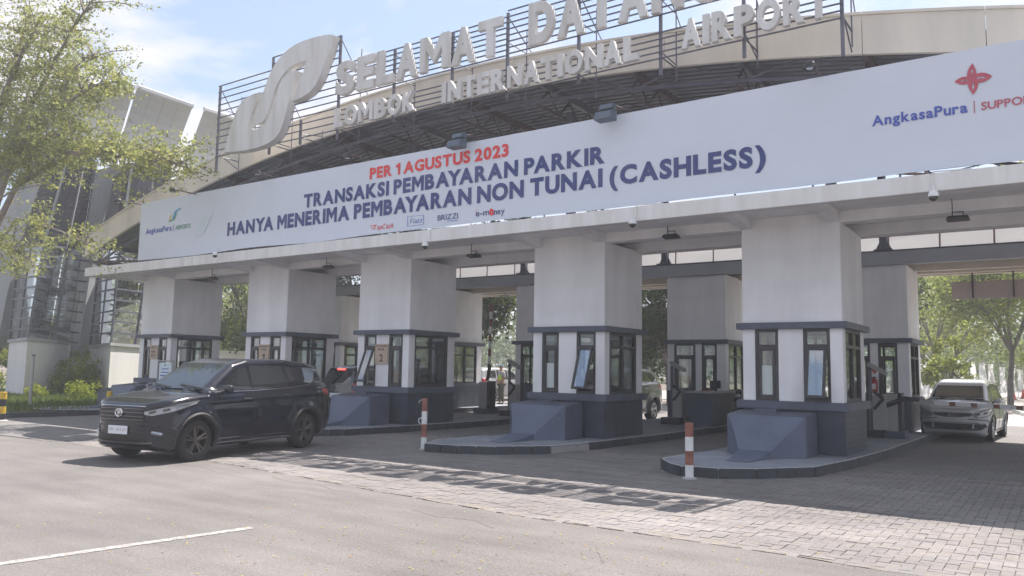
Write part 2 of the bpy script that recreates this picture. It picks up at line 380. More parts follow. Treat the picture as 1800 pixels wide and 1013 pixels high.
for b in bricks:
    cx, cy, h = b; dz = random.uniform(-.004, .003)+.006*noise.noise(Vector((cx*.8, cy*.8, 0))); k = random.choice((0, 0, 1, 1, 2, 3, 4)); t = random.uniform(-.012, .012)+(0 if h else math.pi/2)
    if b in near:
        o = bpy.data.objects.new('brick', bmesh_list[k]); COL.objects.link(o); o.parent = pave; o.location = (cx, cy, dz); o.rotation_euler = (random.uniform(-.01, .01), random.uniform(-.01, .01), t)
    else:
        c, q = math.cos(t), math.sin(t)
        fs = BF[4:] if cam_dist(b) > 10 else BF
        mass.add([(cx+x*c-y*q, cy+x*q+y*c, dz+z) for x, y, z in BV], fs, k)
me = bpy.data.meshes.new('bricks'); me.from_pydata(mass.v, [], mass.f)
for m in PAVS: me.materials.append(m)
me.polygons.foreach_set('material_index', mass.mi); bo = bpy.data.objects.new('paving_bricks', me); COL.objects.link(bo); bo.parent = pave; bo['kind'] = 'stuff'
# worn white lane line on the asphalt
mb = MB(); a = Vector((-7.9, -3)); b = Vector((-6.62, 5.15)); d = (b-a); ln = d.length; d /= ln; nrm = Vector((-d.y, d.x)); steps = 260; vs = []
for i in range(steps+1):
    p = a+d*ln*i/steps; wob = .006*noise.noise(Vector((i*.7, 0, 0)))
    vs += [(*(p-nrm*(.055+wob)), .006), (*(p+nrm*(.055+.008*noise.noise(Vector((i*.9, 5, 0))))), .006)]
mb.add(vs, [(2*i, 2*i+1, 2*i+3, 2*i+2) for i in range(steps)]); mk = mb.build('lane_line', mat('line_paint', (.44, .43, .415), .85, var=.5, scale=17, col2=(.20, .19, .185), speck=.45), road); mk['kind'] = 'structure'
# exit road beyond the gate, verge and kerb
sheet('exit_road', [(-30, 31), (30, 31), (14, 200), (-14, 200)], -.006, mat('exit_asphalt', (.40, .36, .34), .9, var=.15, scale=.8))
def grass_patch(name, label, poly_fn, n, h=.12, z=0.1):
    v = np.zeros((n, 3, 3)); k = 0
    while k < n:
        x, y = poly_fn(); a = random.uniform(0, 6.28); hh = h*random.uniform(.4, 1.3); ww = .018*hh/.12
        v[k, 0] = (x-ww*math.cos(a), y-ww*math.sin(a), z); v[k, 1] = (x+ww*math.cos(a), y+ww*math.sin(a), z)
        v[k, 2] = (x+random.uniform(-.5, .5)*hh, y+random.uniform(-.5, .5)*hh, z+hh); k += 1
    me = bpy.data.meshes.new(name); me.from_pydata(v.reshape(-1, 3).tolist(), [], np.arange(n*3).reshape(-1, 3).tolist()); me.materials.append(GRASS)
    o = bpy.data.objects.new(name, me); COL.objects.link(o); return tag(o, label, 'grass', kind='stuff')
verge = MB(); verge.add([(-24.6, 10.4, .09), (-24.6, 32, .09), (-80, 32, .09), (-80, 8.6, .09)], [(0, 1, 2, 3)]); vo = verge.build('planting_bed', GRASSG); vo['kind'] = 'structure'
grass_patch('grass', 'short sunlit grass in the planting bed in front of the tower plinths', lambda: (random.uniform(-44, -24.8), random.uniform(10.6, 24)), 26000, .14, .09)
verge2 = MB(); verge2.add([(-.6, 33, .05), (22, 33, .05), (22, 90, .05), (-1.5, 90, .05), (-2.0, 43, .05)], [(0, 1, 2, 3, 4)]); vo = verge2.build('roadside_verge', GRASSG); vo['kind'] = 'structure'
grass_patch('grass', 'green grass on the roadside verge right of the silver car', lambda: (random.uniform(-.4, 6), random.uniform(33.2, 60)), 9000, .2, .05)
# kerb of the planting bed, single stones
kb = thing('kerb', 'dark kerb stones edging the planting bed at the left', 'kerb', (-24.4, 10.3, 0))
kp = [(-44, 9.0), (-34, 9.4), (-27, 9.75), (-24.6, 10.05), (-24.2, 10.5), (-24.05, 12), (-24.0, 31)]
def poly_pts(pts, step):
    o = []
    for (a, b), (c, d) in zip(pts, pts[1:]):
        l = math.hypot(c-a, d-b); n = max(1, round(l/step))
        for i in range(n): o.append(((a+(c-a)*i/n, b+(d-b)*i/n), (a+(c-a)*(i+1)/n, b+(d-b)*(i+1)/n)))
    return o
def kerb_stone(seg, z0, z1, th, parent, side=1, m=None, name='kerb_stone'):
    a = Vector((*seg[0], 0)); b = Vector((*seg[1], 0)); d = (b-a).normalized(); nn = Vector((-d.y, d.x, 0))*side; g = d*.006
    q = [a+g, b-g, b-g+nn*th, a+g+nn*th]
    mb = MB(); mb.prism([(p.x, p.y, z0) for p in q], (0, 0, z1-z0-.02)); i = .012
    c = sum(q, Vector())/4; q2 = [p+(c-p).normalized()*i for p in q]
    mb.prism([(p.x, p.y, z1-.02) for p in q2], (0, 0, .02))
    return mb.build(name, m or KERB, parent)
for s in poly_pts(kp, .9): kerb_stone(s, -.02, .14, .16, kb)
for ck in ([(-9.4, 7.6), (-8.9, 7.45), (-8.3, 7.5), (-7.8, 7.3), (-7.3, 7.32)], [(-6.1, 6.9), (-5.6, 6.75), (-5.2, 6.85), (-4.7, 6.6)], [(-12.4, 7.9), (-11.8, 7.6), (-11.1, 7.62), (-10.4, 7.4)], [(-3.6, 6.6), (-3.2, 6.0), (-3.3, 5.4), (-2.9, 4.9)]):
    mb = MB(); pts_ = []
    for (a, b), (c, d) in zip(ck, ck[1:]):
        for q in range(10): pts_.append((a+(c-a)*q/10+.02*noise.noise(Vector((a*9+q, 1, 0))), b+(d-b)*q/10+.03*noise.noise(Vector((q*.8, b*7, 3)))))
    for k, (x, y) in enumerate(pts_): w_ = .007*(1+.7*noise.noise(Vector((k*.6, x, 0)))); mb.v += [(x, y-w_, .0035), (x, y+w_, .0035)]
    mb.f = [(2*k, 2*k+2, 2*k+3, 2*k+1) for k in range(len(pts_)-1)]; mb.mi = [0]*len(mb.f); co_ = mb.build('crack', MORTAR, road); co_['kind'] = 'structure'
# leaf litter
lv = []
for i in range(1250):
    if i < 700: x, y = random.gauss(-4.6, 1.9), random.gauss(5.6, 1.3)
    else: x, y = random.uniform(-14, 3), random.uniform(3, 11)
    if y > edge_y(x)+2.5: continue
    a = random.uniform(0, 6.28); s = random.uniform(.006, .017); c, q = math.cos(a)*s, math.sin(a)*s
    lv.append([(x-c, y-q, .008), (x+q*.5, y-c*.5, .008+random.uniform(0, .008)), (x+c, y+q, .012), (x-q*.5, y+c*.5, .009)])
mb = MB()
for q in lv: mb.add(q, [(0, 1, 2, 3)])
tag(mb.build('leaf_litter', leaf_mat('dry_leaf', (.32, .22, .07), (.46, .36, .14), .1)), 'small dry yellow leaves scattered over the asphalt', 'leaves', kind='stuff')

# ------------------------------------------------------------------ islands
BX = [-24.99, -19.29, -14.556, -8.972, -4.157]
ISLW = ['farthest left island, under the booth behind the parked notice board', 'second island from the left, behind the black car',
        'middle island under the booth numbered 2', 'raised island with a chipped kerb, between the two red and white bollards', 'nearest raised island with rounded nose behind the short red and white bollard']
for i, c in enumerate(BX):
    t = thing('traffic_island', 'grey '+ISLW[i], 'traffic island', (c, 15, 0), 0, 'traffic islands of the toll gate')
    ns = -.85 if i == 3 else -.5
    z = .15
    poly = [(c-1.32, 26.5), (c-1.32, 14), (c-1.4, 13.2), (c-1.3+ns*.2, 12.5), (c-.8+ns*.5, 12.0), (c-.25+ns, 11.75), (c+.1+ns*.6, 11.85), (c+.35+ns*.2, 12.2), (c+.88, 13.05), (c+1.1, 14.6), (c+1.27, 17), (c+1.35, 21), (c+1.35, 26.5)]
    mb = MB(); cx = sum(p[0] for p in poly)/len(poly)
    ins = poly
    mb.prism([(x, y, 0) for x, y in ins], (0, 0, z-.005)); mb.build('island_top', ISL, t)
    for s in poly_pts(poly, .42):
        chip = (i == 3 and 13.0 < s[0][1] < 14.0 and s[0][0] > c)
        kerb_stone(s, -.02, z*(.80 if chip else 1)-.003, .035, t, -1, KERB if not chip else GREYL)
    # pale worn arris along the kerb
    mb = MB()
    for s in poly_pts(poly[1:], .42): mb.tube((*s[0], z-.004), (*s[1], z-.002), .014, 4)
    mb.build('kerb_arris', KERBL, t)

# ------------------------------------------------------------------ toll booths
def window(parent, org, ex, wd, z0, z1, zt, n=1, open_=0, film=None, mull=False, door=False):
    """window in a vertical plane: org=(x,y) start, ex=unit direction along width; outward normal = ex rotated -90"""
    ex = Vector((*ex, 0)); nn = Vector((ex.y, -ex.x, 0)); o = Vector((*org, 0))
    def bar(mb, a0, a1, b0, b1, d0=-.05, d1=.025):
        P = [o+ex*a+nn*d for a, d in ((a0, d0), (a1, d0), (a1, d1), (a0, d1))]
        mb.prism([(p.x, p.y, b0) for p in P], (0, 0, b1-b0))
    mb = MB(); t = .055
    bar(mb, 0, t, z0, z1); bar(mb, wd-t, wd, z0, z1); bar(mb, t, wd-t, z1-t, z1); bar(mb, t, wd-t, z0, z0+t); bar(mb, t, wd-t, zt-.03, zt+.03)
    if n == 2: bar(mb, wd/2-.03, wd/2+.03, z0+t, zt-.03); bar(mb, wd/2-.03, wd/2+.03, zt+.03, z1-t)
    f = mb.build('door' if door else 'window', FRAME, parent)
    cols = [(t, wd-t)] if n == 1 else [(t, wd/2-.03), (wd/2+.03, wd-t)]
    for a0, a1 in cols:
        mb = MB(); bar(mb, a0, a1, zt+.03, z1-t, -.02, -.012); mb.build('pane', GLASS, f)
        if not open_:
            if n == 1:
                mb = MB(); bar(mb, a0+.01, a0+.06, z0+t, zt-.03, -.03, .03); bar(mb, a1-.06, a1-.01, z0+t, zt-.03, -.03, .03)
                bar(mb, a0+.06, a1-.06, zt-.09, zt-.035, -.03, .03); bar(mb, a0+.06, a1-.06, z0+t+.005, z0+t+.055, -.03, .03); mb.build('sash', FRAME, f)
            lo = z0+t
            if door:
                mb = MB(); bar(mb, a0, a1, z0+t, z0+.95, -.04, .02); mb.build('door_panel', SLATED, f); lo = z0+.95
            if film and a0 >= film[1]:
                mb = MB(); bar(mb, a0+.005, a1-.005, lo, lo+film[0], -.005, 0); mb.build('frosted_film', FROST, f)
            mb = MB(); bar(mb, a0, a1, lo, zt-.03, -.02, -.012); mb.build('pane', GLASS, f)
    if open_:
        a0, a1 = t+.005, wd-t-.005; H = zt-.03-z0-t
        top = o+ex*a0+nn*.03; s, c = math.sin(open_), math.cos(open_)
        def P(a, h, d): return top+ex*(a-a0)+Vector((0, 0, zt-.03))+nn*(h*s+d*c)+Vector((0, 0, -h*c+d*s))
        def sb(mb, aa0, aa1, h0, h1, d0=-.02, d1=.02):
            mb.add([P(aa0, h0, d0), P(aa1, h0, d0), P(aa1, h1, d0), P(aa0, h1, d0), P(aa0, h0, d1), P(aa1, h0, d1), P(aa1, h1, d1), P(aa0, h1, d1)],
                   [(0, 3, 2, 1), (4, 5, 6, 7), (0, 1, 5, 4), (1, 2, 6, 5), (2, 3, 7, 6), (3, 0, 4, 7)])
        mb = MB(); sb(mb, a0, a0+.05, 0, H); sb(mb, a1-.05, a1, 0, H); sb(mb, a0+.05, a1-.05, 0, .05); sb(mb, a0+.05, a1-.05, H-.05, H)
        q = mb.build('open_sash', FRAME, f)
        mb = MB(); sb(mb, a0+.05, a1-.05, .05, H-.05, -.004, .004); mb.build('pane', glass_mat('sky_glass', (.72, .8, .88), .3), f)
        mb = MB(); mb.tube(P(a0+.03, H*.6, -.01), o+ex*(a0)+Vector((0, 0, z0+H*.55)), .008, 4); mb.tube(P(a1-.03, H*.6, -.01), o+ex*(a1)+Vector((0, 0, z0+H*.55)), .008, 4); mb.build('stay', FRAME, f)
    return f

def booth(c, y0, d, label, opened=(0, 0), back=False, zt=4.37, film=None, front='ww', name='toll_booth', group=None):
    t = thing(name, label, 'toll booth', (c, y0, .15), 0, group)
    W = .91; x0, x1, y1 = c-W, c+W, y0+d
    mb = MB(); mb.box(x0, x1, y0, y1, .15, .93); wall = mb.build('base_wall', SLATEB, t)
    if not back or True:
        zz = .15
        tiles = []
        for r_ in range(7):
            z0 = .158+r_*.109
            for (ax, bx, plane) in ((x0, x1, 'f'), (y0, y1, 's')):
                n = 4; st = (bx-ax)/n
                off = 0
                for k in range(n):
                    a, b = ax+k*st+.004, ax+(k+1)*st-.004
                    mb = MB()
                    if plane == 'f': mb.box(a, b, y0-.012, y0-.001, z0, z0+.1)
                    else: mb.box(x1+.001, x1+.012, a, b, z0, z0+.1)
                    tiles.append(mb)
        big = MB()
        for q in tiles: big.add(q.v, q.f)
        o = big.build('base_tiles', SLATEB, wall); o['kind'] = 'stuff'
    p = .10
    if back:
        mb = MB(); mb.box(x0-.03, x1+.03, y0+.02, y1, .93, 1.02); mb.build('sill', SLATED, t, bevel=.008)
    else:
        mb = MB(); mb.box(x0-p, x1+p, y0-p, y1+p, .93, 1.08); mb.build('sill', SLATE, t, bevel=.01)
        mb = MB(); mb.box(x0+.3, x0+.72, y0-.35, y0-.02, .80, .93); mb.build('step_block', SLATE, t, bevel=.01)
    mb = MB(); mb.box(x0-p, x1+p, y0-p, y1+p, 2.42, 2.54); mb.build('cap_band', SLATE if not back else SLATED, t, bevel=.008)
    zs = 1.08 if not back else 1.02
    def pil(a, b, e, f_): m_ = MB(); m_.box(a, b, e, f_, zs, 2.42); m_.build('pillar', WALL, t, bevel=.006)
    w_ = x1-x0; th = .12
    if not back:
        pil(x0, x0+.13*w_, y0, y0+th*1.5); pil(x0+.37*w_, x0+.62*w_, y0, y0+th); pil(x1-.12*w_, x1, y0, y0+.23)
        pil(x1-.14, x1, y1-.3, y1); pil(x0, x0+.14, y1-.3, y1); pil(x0, x0+.14, y0+th*1.5+.001, y0+.30)
        window(t, (x0+.13*w_, y0+.03), (1, 0), .24*w_, zs, 2.42, 2.10, open_=opened[0], film=film)
        window(t, (x0+.62*w_, y0+.03), (1, 0), .26*w_, zs, 2.42, 2.10, open_=opened[1], film=film)
        window(t, (x1-.03, y0+.23), (0, 1), d-.53, zs, 2.42, 2.10, n=2)
        window(t, (x1-.14, y1-.03), (-1, 0), w_-.28, zs, 2.42, 2.10, n=2)
        window(t, (x0+.03, y1-.3), (0, -1), d-.6, zs, 2.42, 2.10, n=2)
        mb = MB(); mb.box(x1-.42, x1-.16, y0+.95, y0+1.35, 1.08, 1.42); mb.build('payment_terminal', BLACK, t, bevel=.01)
        mb = MB(); mb.box(x0+.16, x1-.5, y0+.3, y0+.75, 1.0, 1.1); mb.build('desk', GREYL, t)
    else:
        pil(x0, x0+.13*w_, y0, y0+th); pil(x0+.49*w_, x0+.60*w_, y0, y0+th); pil(x0+.85*w_, x1, y0, y0+.25)
        pil(x1-.14, x1, y1-.3, y1); pil(x0, x0+.14, y1-.3, y1)
        window(t, (x0+.13*w_, y0-.005), (1, 0), .36*w_, .16, 2.42, 2.05, door=True)
        window(t, (x0+.60*w_, y0+.02), (1, 0), .25*w_, zs, 2.42, 2.05)
        window(t, (x1-.03, y0+.25), (0, 1), d-.55, zs, 2.42, 2.05, n=2, film=(.55, 0) if film else None)
        window(t, (x1-.14, y1-.03), (-1, 0), w_-.28, zs, 2.42, 2.05, n=2)
        window(t, (x0+.03, y1-.3), (0, -1), d-.42, zs, 2.42, 2.05, n=2)
    mb = MB(); mb.box(x0+.02, x1-.02, y0+.02, y1-.02, 2.46, zt); 
    mb = MB(); mb.box(x0, x1, y0, y1, 2.54, zt); mb.build('column', WALL, t, bevel=.008)
    return t
LB = ['leftmost front toll booth with a brown plaque, behind the notice board', 'front toll booth marked with number 1 plaque, behind the black car roof',
      'front toll booth marked 2 with its left awning window swung open', 'front toll booth without plaque, with the right awning window open, fourth from the left', 'nearest and largest front toll booth on the island with the short bollard']
OPN = [(0, 0), (0, 0), (R(22), 0), (0, R(20)), (0, R(13))]
fb = []
for i, c in enumerate(BX):
    fb.append(booth(c, 15.15, 1.85, LB[i], OPN[i], film=(.6, 0) if i >= 3 else None, group='front row of toll booths'))
LBB = ['rear toll booth at the far left, behind the first front booth', 'rear toll booth with warm sunlit side, behind the booth numbered 1', 'rear toll booth with frosted lower glass, behind the booth numbered 2',
       'rear toll booth with glazed door and service counter, behind the fourth front booth', 'rear toll booth with a fire extinguisher on its pillar, beside the silver car']
bb = []
for i, c in enumerate(BX): bb.append(booth(c, 22.6, 1.95, LBB[i], back=True, zt=4.45, film=(i == 2), group='rear row of toll booths'))
# brown direction plaques on the middle pillars
for i, txt in ((0, ('PINTU', 'MASUK', 'MOTOR')), (1, ('PINTU MASUK', 'MOBIL', '1')), (2, ('PINTU MASUK', 'MOBIL', '2'))):
    x0 = BX[i]-.91+.37*1.82; wd = .25*1.82
    t = thing('lane_plaque', ['brown plaque with faded writing on the leftmost booth', 'brown plaque numbered 1 on the second booth', 'brown plaque numbered 2 on the middle booth'][i], 'plaque', (x0, 15.13, 1.9), 0, 'lane plaques on the booths')
    mb = MB(); mb.box(x0+.005, x0+wd-.005, 15.115, 15.145, 1.66 if i else 1.72, 2.18); mb.build('plate', TAN, t)
    zz = [2.10, 2.01, 1.72] if i else [2.06, 1.93, 1.80]; hh = [.05, .05, .19] if i else [.07, .07, .07]
    for s, z, h in zip(txt, zz, hh):
        ww = {1: .12, 5: .24}.get(len(s), .4); put_text(s, 'lettering', DARKP, x0+wd/2-ww/2, x0+wd/2+ww/2, z, z+h, 15.112, t, .02)
# crash blocks in front of the booths
LW = ['slate crash block before the leftmost booth, stepped beside the black car bonnet', 'slate crash block before the booth numbered 1, hidden behind the black car', 'slate crash block before the booth numbered 2, behind the black car tail',
      'slate sloped crash block on the island with the chipped kerb', 'slate sloped crash block on the nearest island']
for i, c in enumerate(BX):
    t = thing('crash_block', LW[i], 'crash barrier', (c-.25, 14.8, .15), 0, 'crash blocks before the booths')
    xa, xb = c-.93, c+.48; yf, yb, zb = 14.28, 14.98, .15; zt_ = .90; zf = .84
    mb = MB(); mb.add([(xa, yf, zb), (xb, yf, zb), (xb, yb, zb), (xa, yb, zb), (xa, yf, zf), (xb, yf, zf), (xb, yb, zt_), (xa, yb, zt_)],
                      [(0, 3, 2, 1), (4, 5, 6, 7), (0, 1, 5, 4), (1, 2, 6, 5), (2, 3, 7, 6), (3, 0, 4, 7)]); mb.build('block', SLATE, t, bevel=.008)
    # tapering curved ramp from the top edge down to a tongue on the floor
    secs = []
    for s in range(9):
        u = s/8
        if u < .62: q = u/.62; z = zf+(.27-zf)*q; y = yf-.004-.42*q**1.15; l = xa+.02+(.33)*q; r_ = xb-.02-(.47)*q
        else: q = (u-.62)/.38; z = .27-.115*math.sin(q*math.pi/2); y = yf-.424-.95*q; l = xa+.35+.12*q; r_ = xb-.49-.10*q
        secs.append((l, r_, y, z))
    vs = []
    for l, r_, y, z in secs: vs += [(l, y, z), (r_, y, z), (r_+.0, y, zb), (l, y, zb)]
    fs = []
    for k in range(8):
        o_ = 4*k; fs += [(o_, o_+1, o_+5, o_+4), (o_+1, o_+2, o_+6, o_+5), (o_+3, o_, o_+4, o_+7)]
    # fillets joining ramp flanks to the block face
    mb = MB(); mb.add(vs, fs+[(32, 33, 34, 35)])
    mb.add([(xb-.02, yf-.004, zf), (secs[5][1], secs[5][2], secs[5][3]), (xb-.02, yf-.004, zb), (secs[5][1], secs[5][2], zb)], [(0, 1, 2), (1, 3, 2)])
    mb.add([(xa+.02, yf-.004, zf), (secs[5][0], secs[5][2], secs[5][3]), (xa+.02, yf-.004, zb), (secs[5][0], secs[5][2], zb)], [(0, 2, 1), (1, 2, 3)])
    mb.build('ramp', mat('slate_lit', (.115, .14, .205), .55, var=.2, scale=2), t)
    if i == 0:
        mb = MB(); mb.box(xa-.9, xa-.01, 14.3, 14.95, .15, .62); mb.box(xa-.4, xa-.01, 14.3, 14.95, .62, .74); mb.build('stepped_block', SLATE, t, bevel=.01)

# ------------------------------------------------------------------ concrete canopy
XL, XR = -26.74, 9.0
t = thing('concrete_canopy', 'white concrete canopy slab with deep fascia spanning all the booths', 'canopy', (-9, 17, 4.4))
mb = MB()
xx = XL
mb.box(XL, XR, 13.55, 13.75, 4.42, 4.70); mb.build('fascia', CONC, t, bevel=.006)
mb = MB(); mb.box(XL, XL+.2, 13.751, 17.5, 4.42, 4.70); mb.build('side_fascia', CONC, t)
mb = MB(); mb.box(XL+.2, XR, 13.751, 17.5, 4.56, 4.69); mb.build('soffit_slab', WALL, t)
mb = MB(); mb.box(XL+.2, XR, 15.17, 15.45, 4.36, 4.558); mb.build('beam', WALL, t)
mb = MB(); mb.box(XL+.2, XR, 16.72, 16.98, 4.33, 4.558); mb.build('beam', WALL, t)
mb = MB(); mb.box(XL+.2, XR, 17.3, 17.5, 4.40, 4.558); mb.build('beam', WALL, t)
for c in BX+[-24.99+30]:
    for xk in (c-.91, c+.71):       # tapering brackets under the overhang
        mb = MB(); mb.prism([(xk, 13.76, 4.50), (xk, 13.76, 4.558), (xk, 15.165, 4.558), (xk, 15.165, 4.36)], (.2, 0, 0)); mb.build('bracket', WALL, t)
t2 = thing('rear_canopy', 'grey concrete rear beam and cream soffit above the rear booths', 'canopy', (-9, 24, 4.4))
mb = MB(); mb.box(XL, XR, 22.42, 22.68, 4.45, 4.79); mb.build('beam', mat('grey_beam', (.42, .43, .46), .8, var=.12, scale=1.3), t2)
mb = MB(); mb.box(XL, XR, 22.40, 22.5, 4.792, 4.83); mb.build('coping', STEEL, t2)
mb = MB(); mb.box(XL, XR, 22.681, 25.3, 4.60, 4.74); mb.build('soffit_slab', WALLW, t2)
for y in (23.8, 24.56): mb = MB(); mb.box(XL, XR, y, y+.2, 4.40, 4.598); mb.build('beam', WALLW, t2)
mb = MB(); mb.box(XL, XR, 25.301, 25.45, 4.42, 4.72); mb.build('fascia', WALLW, t2)
# far-right column of the gate, outside the frame, carries the canopy
booth(5.0, 15.15, 1.85, 'toll booth beyond the right edge of the frame', group='front row of toll booths')
# rear banner seen from behind, on pipe frame
t = thing('rear_banner', 'white rear banner sheet seen from behind above the rear beam', 'banner', (-9, 25.7, 5))
mb = MB(); nx = 90
for k in range(nx+1):
    x = XL+1+(XR-XL-1)*k/nx
    for z in (4.78, 5.2, 5.6, 6.0): mb.v.append((x, 25.75+.06*noise.noise(Vector((x*.8, z, 1))), z))
for k in range(nx):
    for j in range(3): mb.f.append((4*k+j, 4*k+j+1, 4*k+j+5, 4*k+j+4)); mb.mi.append(0)
mb.build('sheet', leaf_mat('banner_back', (.50, .51, .54), (.52, .53, .56), .3), t)
for z in (4.95, 5.7):
    mb = MB(); mb.tube((XL+1, 25.6, z), (XR, 25.6, z), .022, 6); mb.build('pipe', RUST, t)
x = XL+1
while x < XR:
    mb = MB(); mb.tube((x, 25.6, 4.75), (x+random.uniform(-.05, .05), 25.6, 6.0), .024, 6); mb.build('pipe', RUST, t); x += 1.35

# ------------------------------------------------------------------ arched steel roof
def zl(x): return 8.30-.0092*(x+12.5)**2
RX0, RX1 = -30.0, 5.0
t = thing('arched_roof', 'dark corrugated steel roof with cream arched edge band over the toll gate', 'roof', (-12.5, 20, 5))
SL = 1-0
def zfall(y): return 0.0
nx = 18; xs_ = [RX0+(RX1-RX0)*k/nx for k in range(nx+1)]
for k in range(nx):
    a, b = xs_[k]+.006, xs_[k+1]-.006; sub = 4; mb = MB(); top = []; bot = []
    for j in range(sub+1):
        x = a+(b-a)*j/sub; top.append((x, 15.15, zl(x)+.74)); bot.append((x, 15.15, zl(x)))
    mb.prism(bot+top[::-1], (0, .09, 0)); mb.build('edge_panel', CREAM, t)
    mb = MB(); mb.prism([(x, 15.12, z-.05+.052) for x, _, z in top]+[(x, 15.12, z+.055) for x, _, z in top[::-1]], (0, .3, 0)); mb.build('edge_capping', CREAM, t)
def sheet_grid(name, zoff, m, y0=15.24, y1=24.6, pitch=.26):
    ys = []; y = y0; 
    while y < y1:
        ys += [(y, 0), (y+pitch*.45, 0), (y+pitch*.55, .05), (y+pitch*.9, .05)]; y += pitch
    nxx = 56; mb = MB(); m_ = len(ys)
    for k in range(nxx+1):
        x = RX0+(RX1-RX0)*k/nxx
        for yy, dz in ys: mb.v.append((x, yy, zl(x)+zoff+dz))
    for k in range(nxx):
        for j in range(m_-1): mb.f.append((k*m_+j, k*m_+j+1, (k+1)*m_+j+1, (k+1)*m_+j)); mb.mi.append(0)
    return mb.build(name, m, t)
sheet_grid('roofing_sheet', .42, ROOFM)
# rafters running back, arched ribs, purlin struts
for k in range(15):
    x = RX0+.6+(RX1-RX0-1.2)*k/14
    mb = MB(); mb.box(x-.06, x+.06, 15.3, 24.5, zl(x)+.12, zl(x)+.30); mb.build('rafter', RUST if k % 2 else STEEL, t)
    mb = MB(); zz = zl(x)-.35
    mb.tube((x, 15.5, zz), (x, 24.4, zz), .035, 5)
    for q in range(9): y = 15.5+q; mb.tube((x, y, zz), (x, y+.5, zl(x)+.13), .022, 4); mb.tube((x, y+.5, zl(x)+.13), (x, y+1, zz), .022, 4)
    mb.build('truss', RUST, t)
for yy in (15.5, 17.6, 20, 22.4, 24.3):
    mb = MB(); px = None
    for k in range(29):
        x = RX0+.2+(RX1-RX0-.4)*k/28; p = (x, yy, zl(x)-.3); q = (x, yy, zl(x)+.12)
        if px: mb.tube(px[0], p, .045, 5); mb.tube(px[0] if k % 2 else px[1], q if k % 2 else p, .02, 4)
        px = (p, q)
    mb.build('arched_truss', RUST if yy > 16 else STEEL, t)
mb = MB(); mb.tube((RX0+.1, 15.3, 5.32), (RX0+.1, 24.5, 5.32), .05, 6); mb.tube((RX0+.1, 15.3, 5.32), (-24, 15.3, 5.0), .04, 6); mb.tube((RX0+.1, 17.5, 5.32), (-24, 17.5, 5.0), .04, 6); mb.build('tie_beam', RUST, t)
for yy in (16.8, 22.5):
    for x in (-25.5, -20.5, -15.1, -9.9, -3.75, 2):
        z0 = 4.70 if yy < 20 else 4.83
        mb = MB(); mb.box(x-.09, x+.09, yy-.09, yy+.09, z0+.03, zl(x)-.25); mb.box(x-.22, x+.22, yy-.16, yy+.16, z0+.001, z0+.03)
        mb.prism([(x-.2, yy, z0+.03), (x+.2, yy, z0+.03), (x+.09, yy, z0+.25), (x-.09, yy, z0+.25)], (0, .02, 0)); mb.build('post', STEEL, t)

# ------------------------------------------------------------------ rooftop welcome sign
YL = 14.2
t = thing('welcome_sign', 'rooftop sign of raised grey letters and leaf emblem on steel rails', 'sign', (-12, YL, 7.8))
def rails(x0, x1, z0, z1, n, y=YL+.1):
    for k in range(n):
        z = z0+(z1-z0)*k/(n-1); mb = MB(); mb.box(x0, x1, y, y+.03, z-.012, z+.012); mb.build('rail', STEEL, t)
rails(-21, -18.53, 7.86, 10.08, 12); rails(-18.5, -15.7, 7.86, 10.46, 14)
rails(-15.68, -10.2, 8.72, 9.64, 8); rails(-10.15, -2.95, 8.75, 9.78, 8); rails(-15.68, -2.95, 7.84, 8.38, 5)
for x, z0, z1 in ((-20.99, 7.4, 10.1), (-18.52, 7.6, 10.47), (-15.72, 7.6, 10.5), (-13.7, 7.75, 9.64), (-11.8, 7.8, 9.65), (-10.18, 7.7, 9.75), (-8.3, 7.7, 9.8), (-6.4, 7.5, 9.8), (-4.7, 7.5, 9.8), (-2.95, 7.15, 9.9), (-17.2, 7.7, 8.4)):
    mb = MB(); mb.box(x-.03, x+.03, YL+.135, YL+.19, z0, z1); mb.build('upright', STEEL, t)
    mb = MB(); zb_ = zl(x)+.72
    mb.tube((x, YL+.19, z1-.1), (x, 15.6, zb_+.05), .014, 5); mb.tube((x, YL+.19, 8.0), (x, 15.1, max(zb_-.7, 7.2)), .014, 5)
    mb.tube((x, YL+.19, z1-.7), (x, YL+.95, z1-.7), .012, 5); mb.tube((x, YL+.95, 7.6), (x, YL+.95, z1-.1), .014, 5); mb.tube((x, YL+.19, 7.9), (x, YL+.95, 7.9), .018, 5); mb.build('strut', STEEL, t)
def word(s, x0, x1, z0, z1, gaps=None):
    n = len(s); wts = [{'I': .42, 'M': 1.25, 'W': 1.3, 'L': .85, 'T': .95, 'E': .88, 'O': 1.1}.get(ch, 1) for ch in s]; tot = sum(wts); x = x0
    for ch, q in zip(s, wts):
        w_ = (x1-x0)*q/tot; g = (x1-x0)/tot*.11
        put_text(ch, 'letter', LETTER, x+g/2, x+w_-g/2, z0, z1, YL, t, .035, depth=.12, bevel=.02, split=True); x += w_
word('SELAMAT', -15.68, -10.17, 8.74, 9.62); word('DATANG', -9.52, -5.05, 8.75, 9.70); word('DI', -4.42, -3.05, 8.75, 9.70)
word('LOMBOK', -15.66, -12.77, 7.86, 8.38); word('INTERNATIONAL', -11.97, -6.78, 7.87, 8.38); word('AIRPORT', -5.9, -3.1, 7.87, 8.45)
def outline3(px, Y, close_s=True, sm=3):
    P = [at(x, y, Y) for x, y in px]
    for _ in range(sm):            # soften the hand-drawn outline but keep its tips
        Q = []
        for i in range(len(P)):
            a, b, c = P[i-1], P[i], P[(i+1) % len(P)]
            d1, d2 = (b-a), (c-b); sharp = d1.length < 1e-6 or d2.length < 1e-6 or d1.angle(d2) > R(60)
            if sharp: Q.append(b)
            else: Q += [b.lerp(a, .25), b.lerp(c, .25)]
        P = Q
    return P
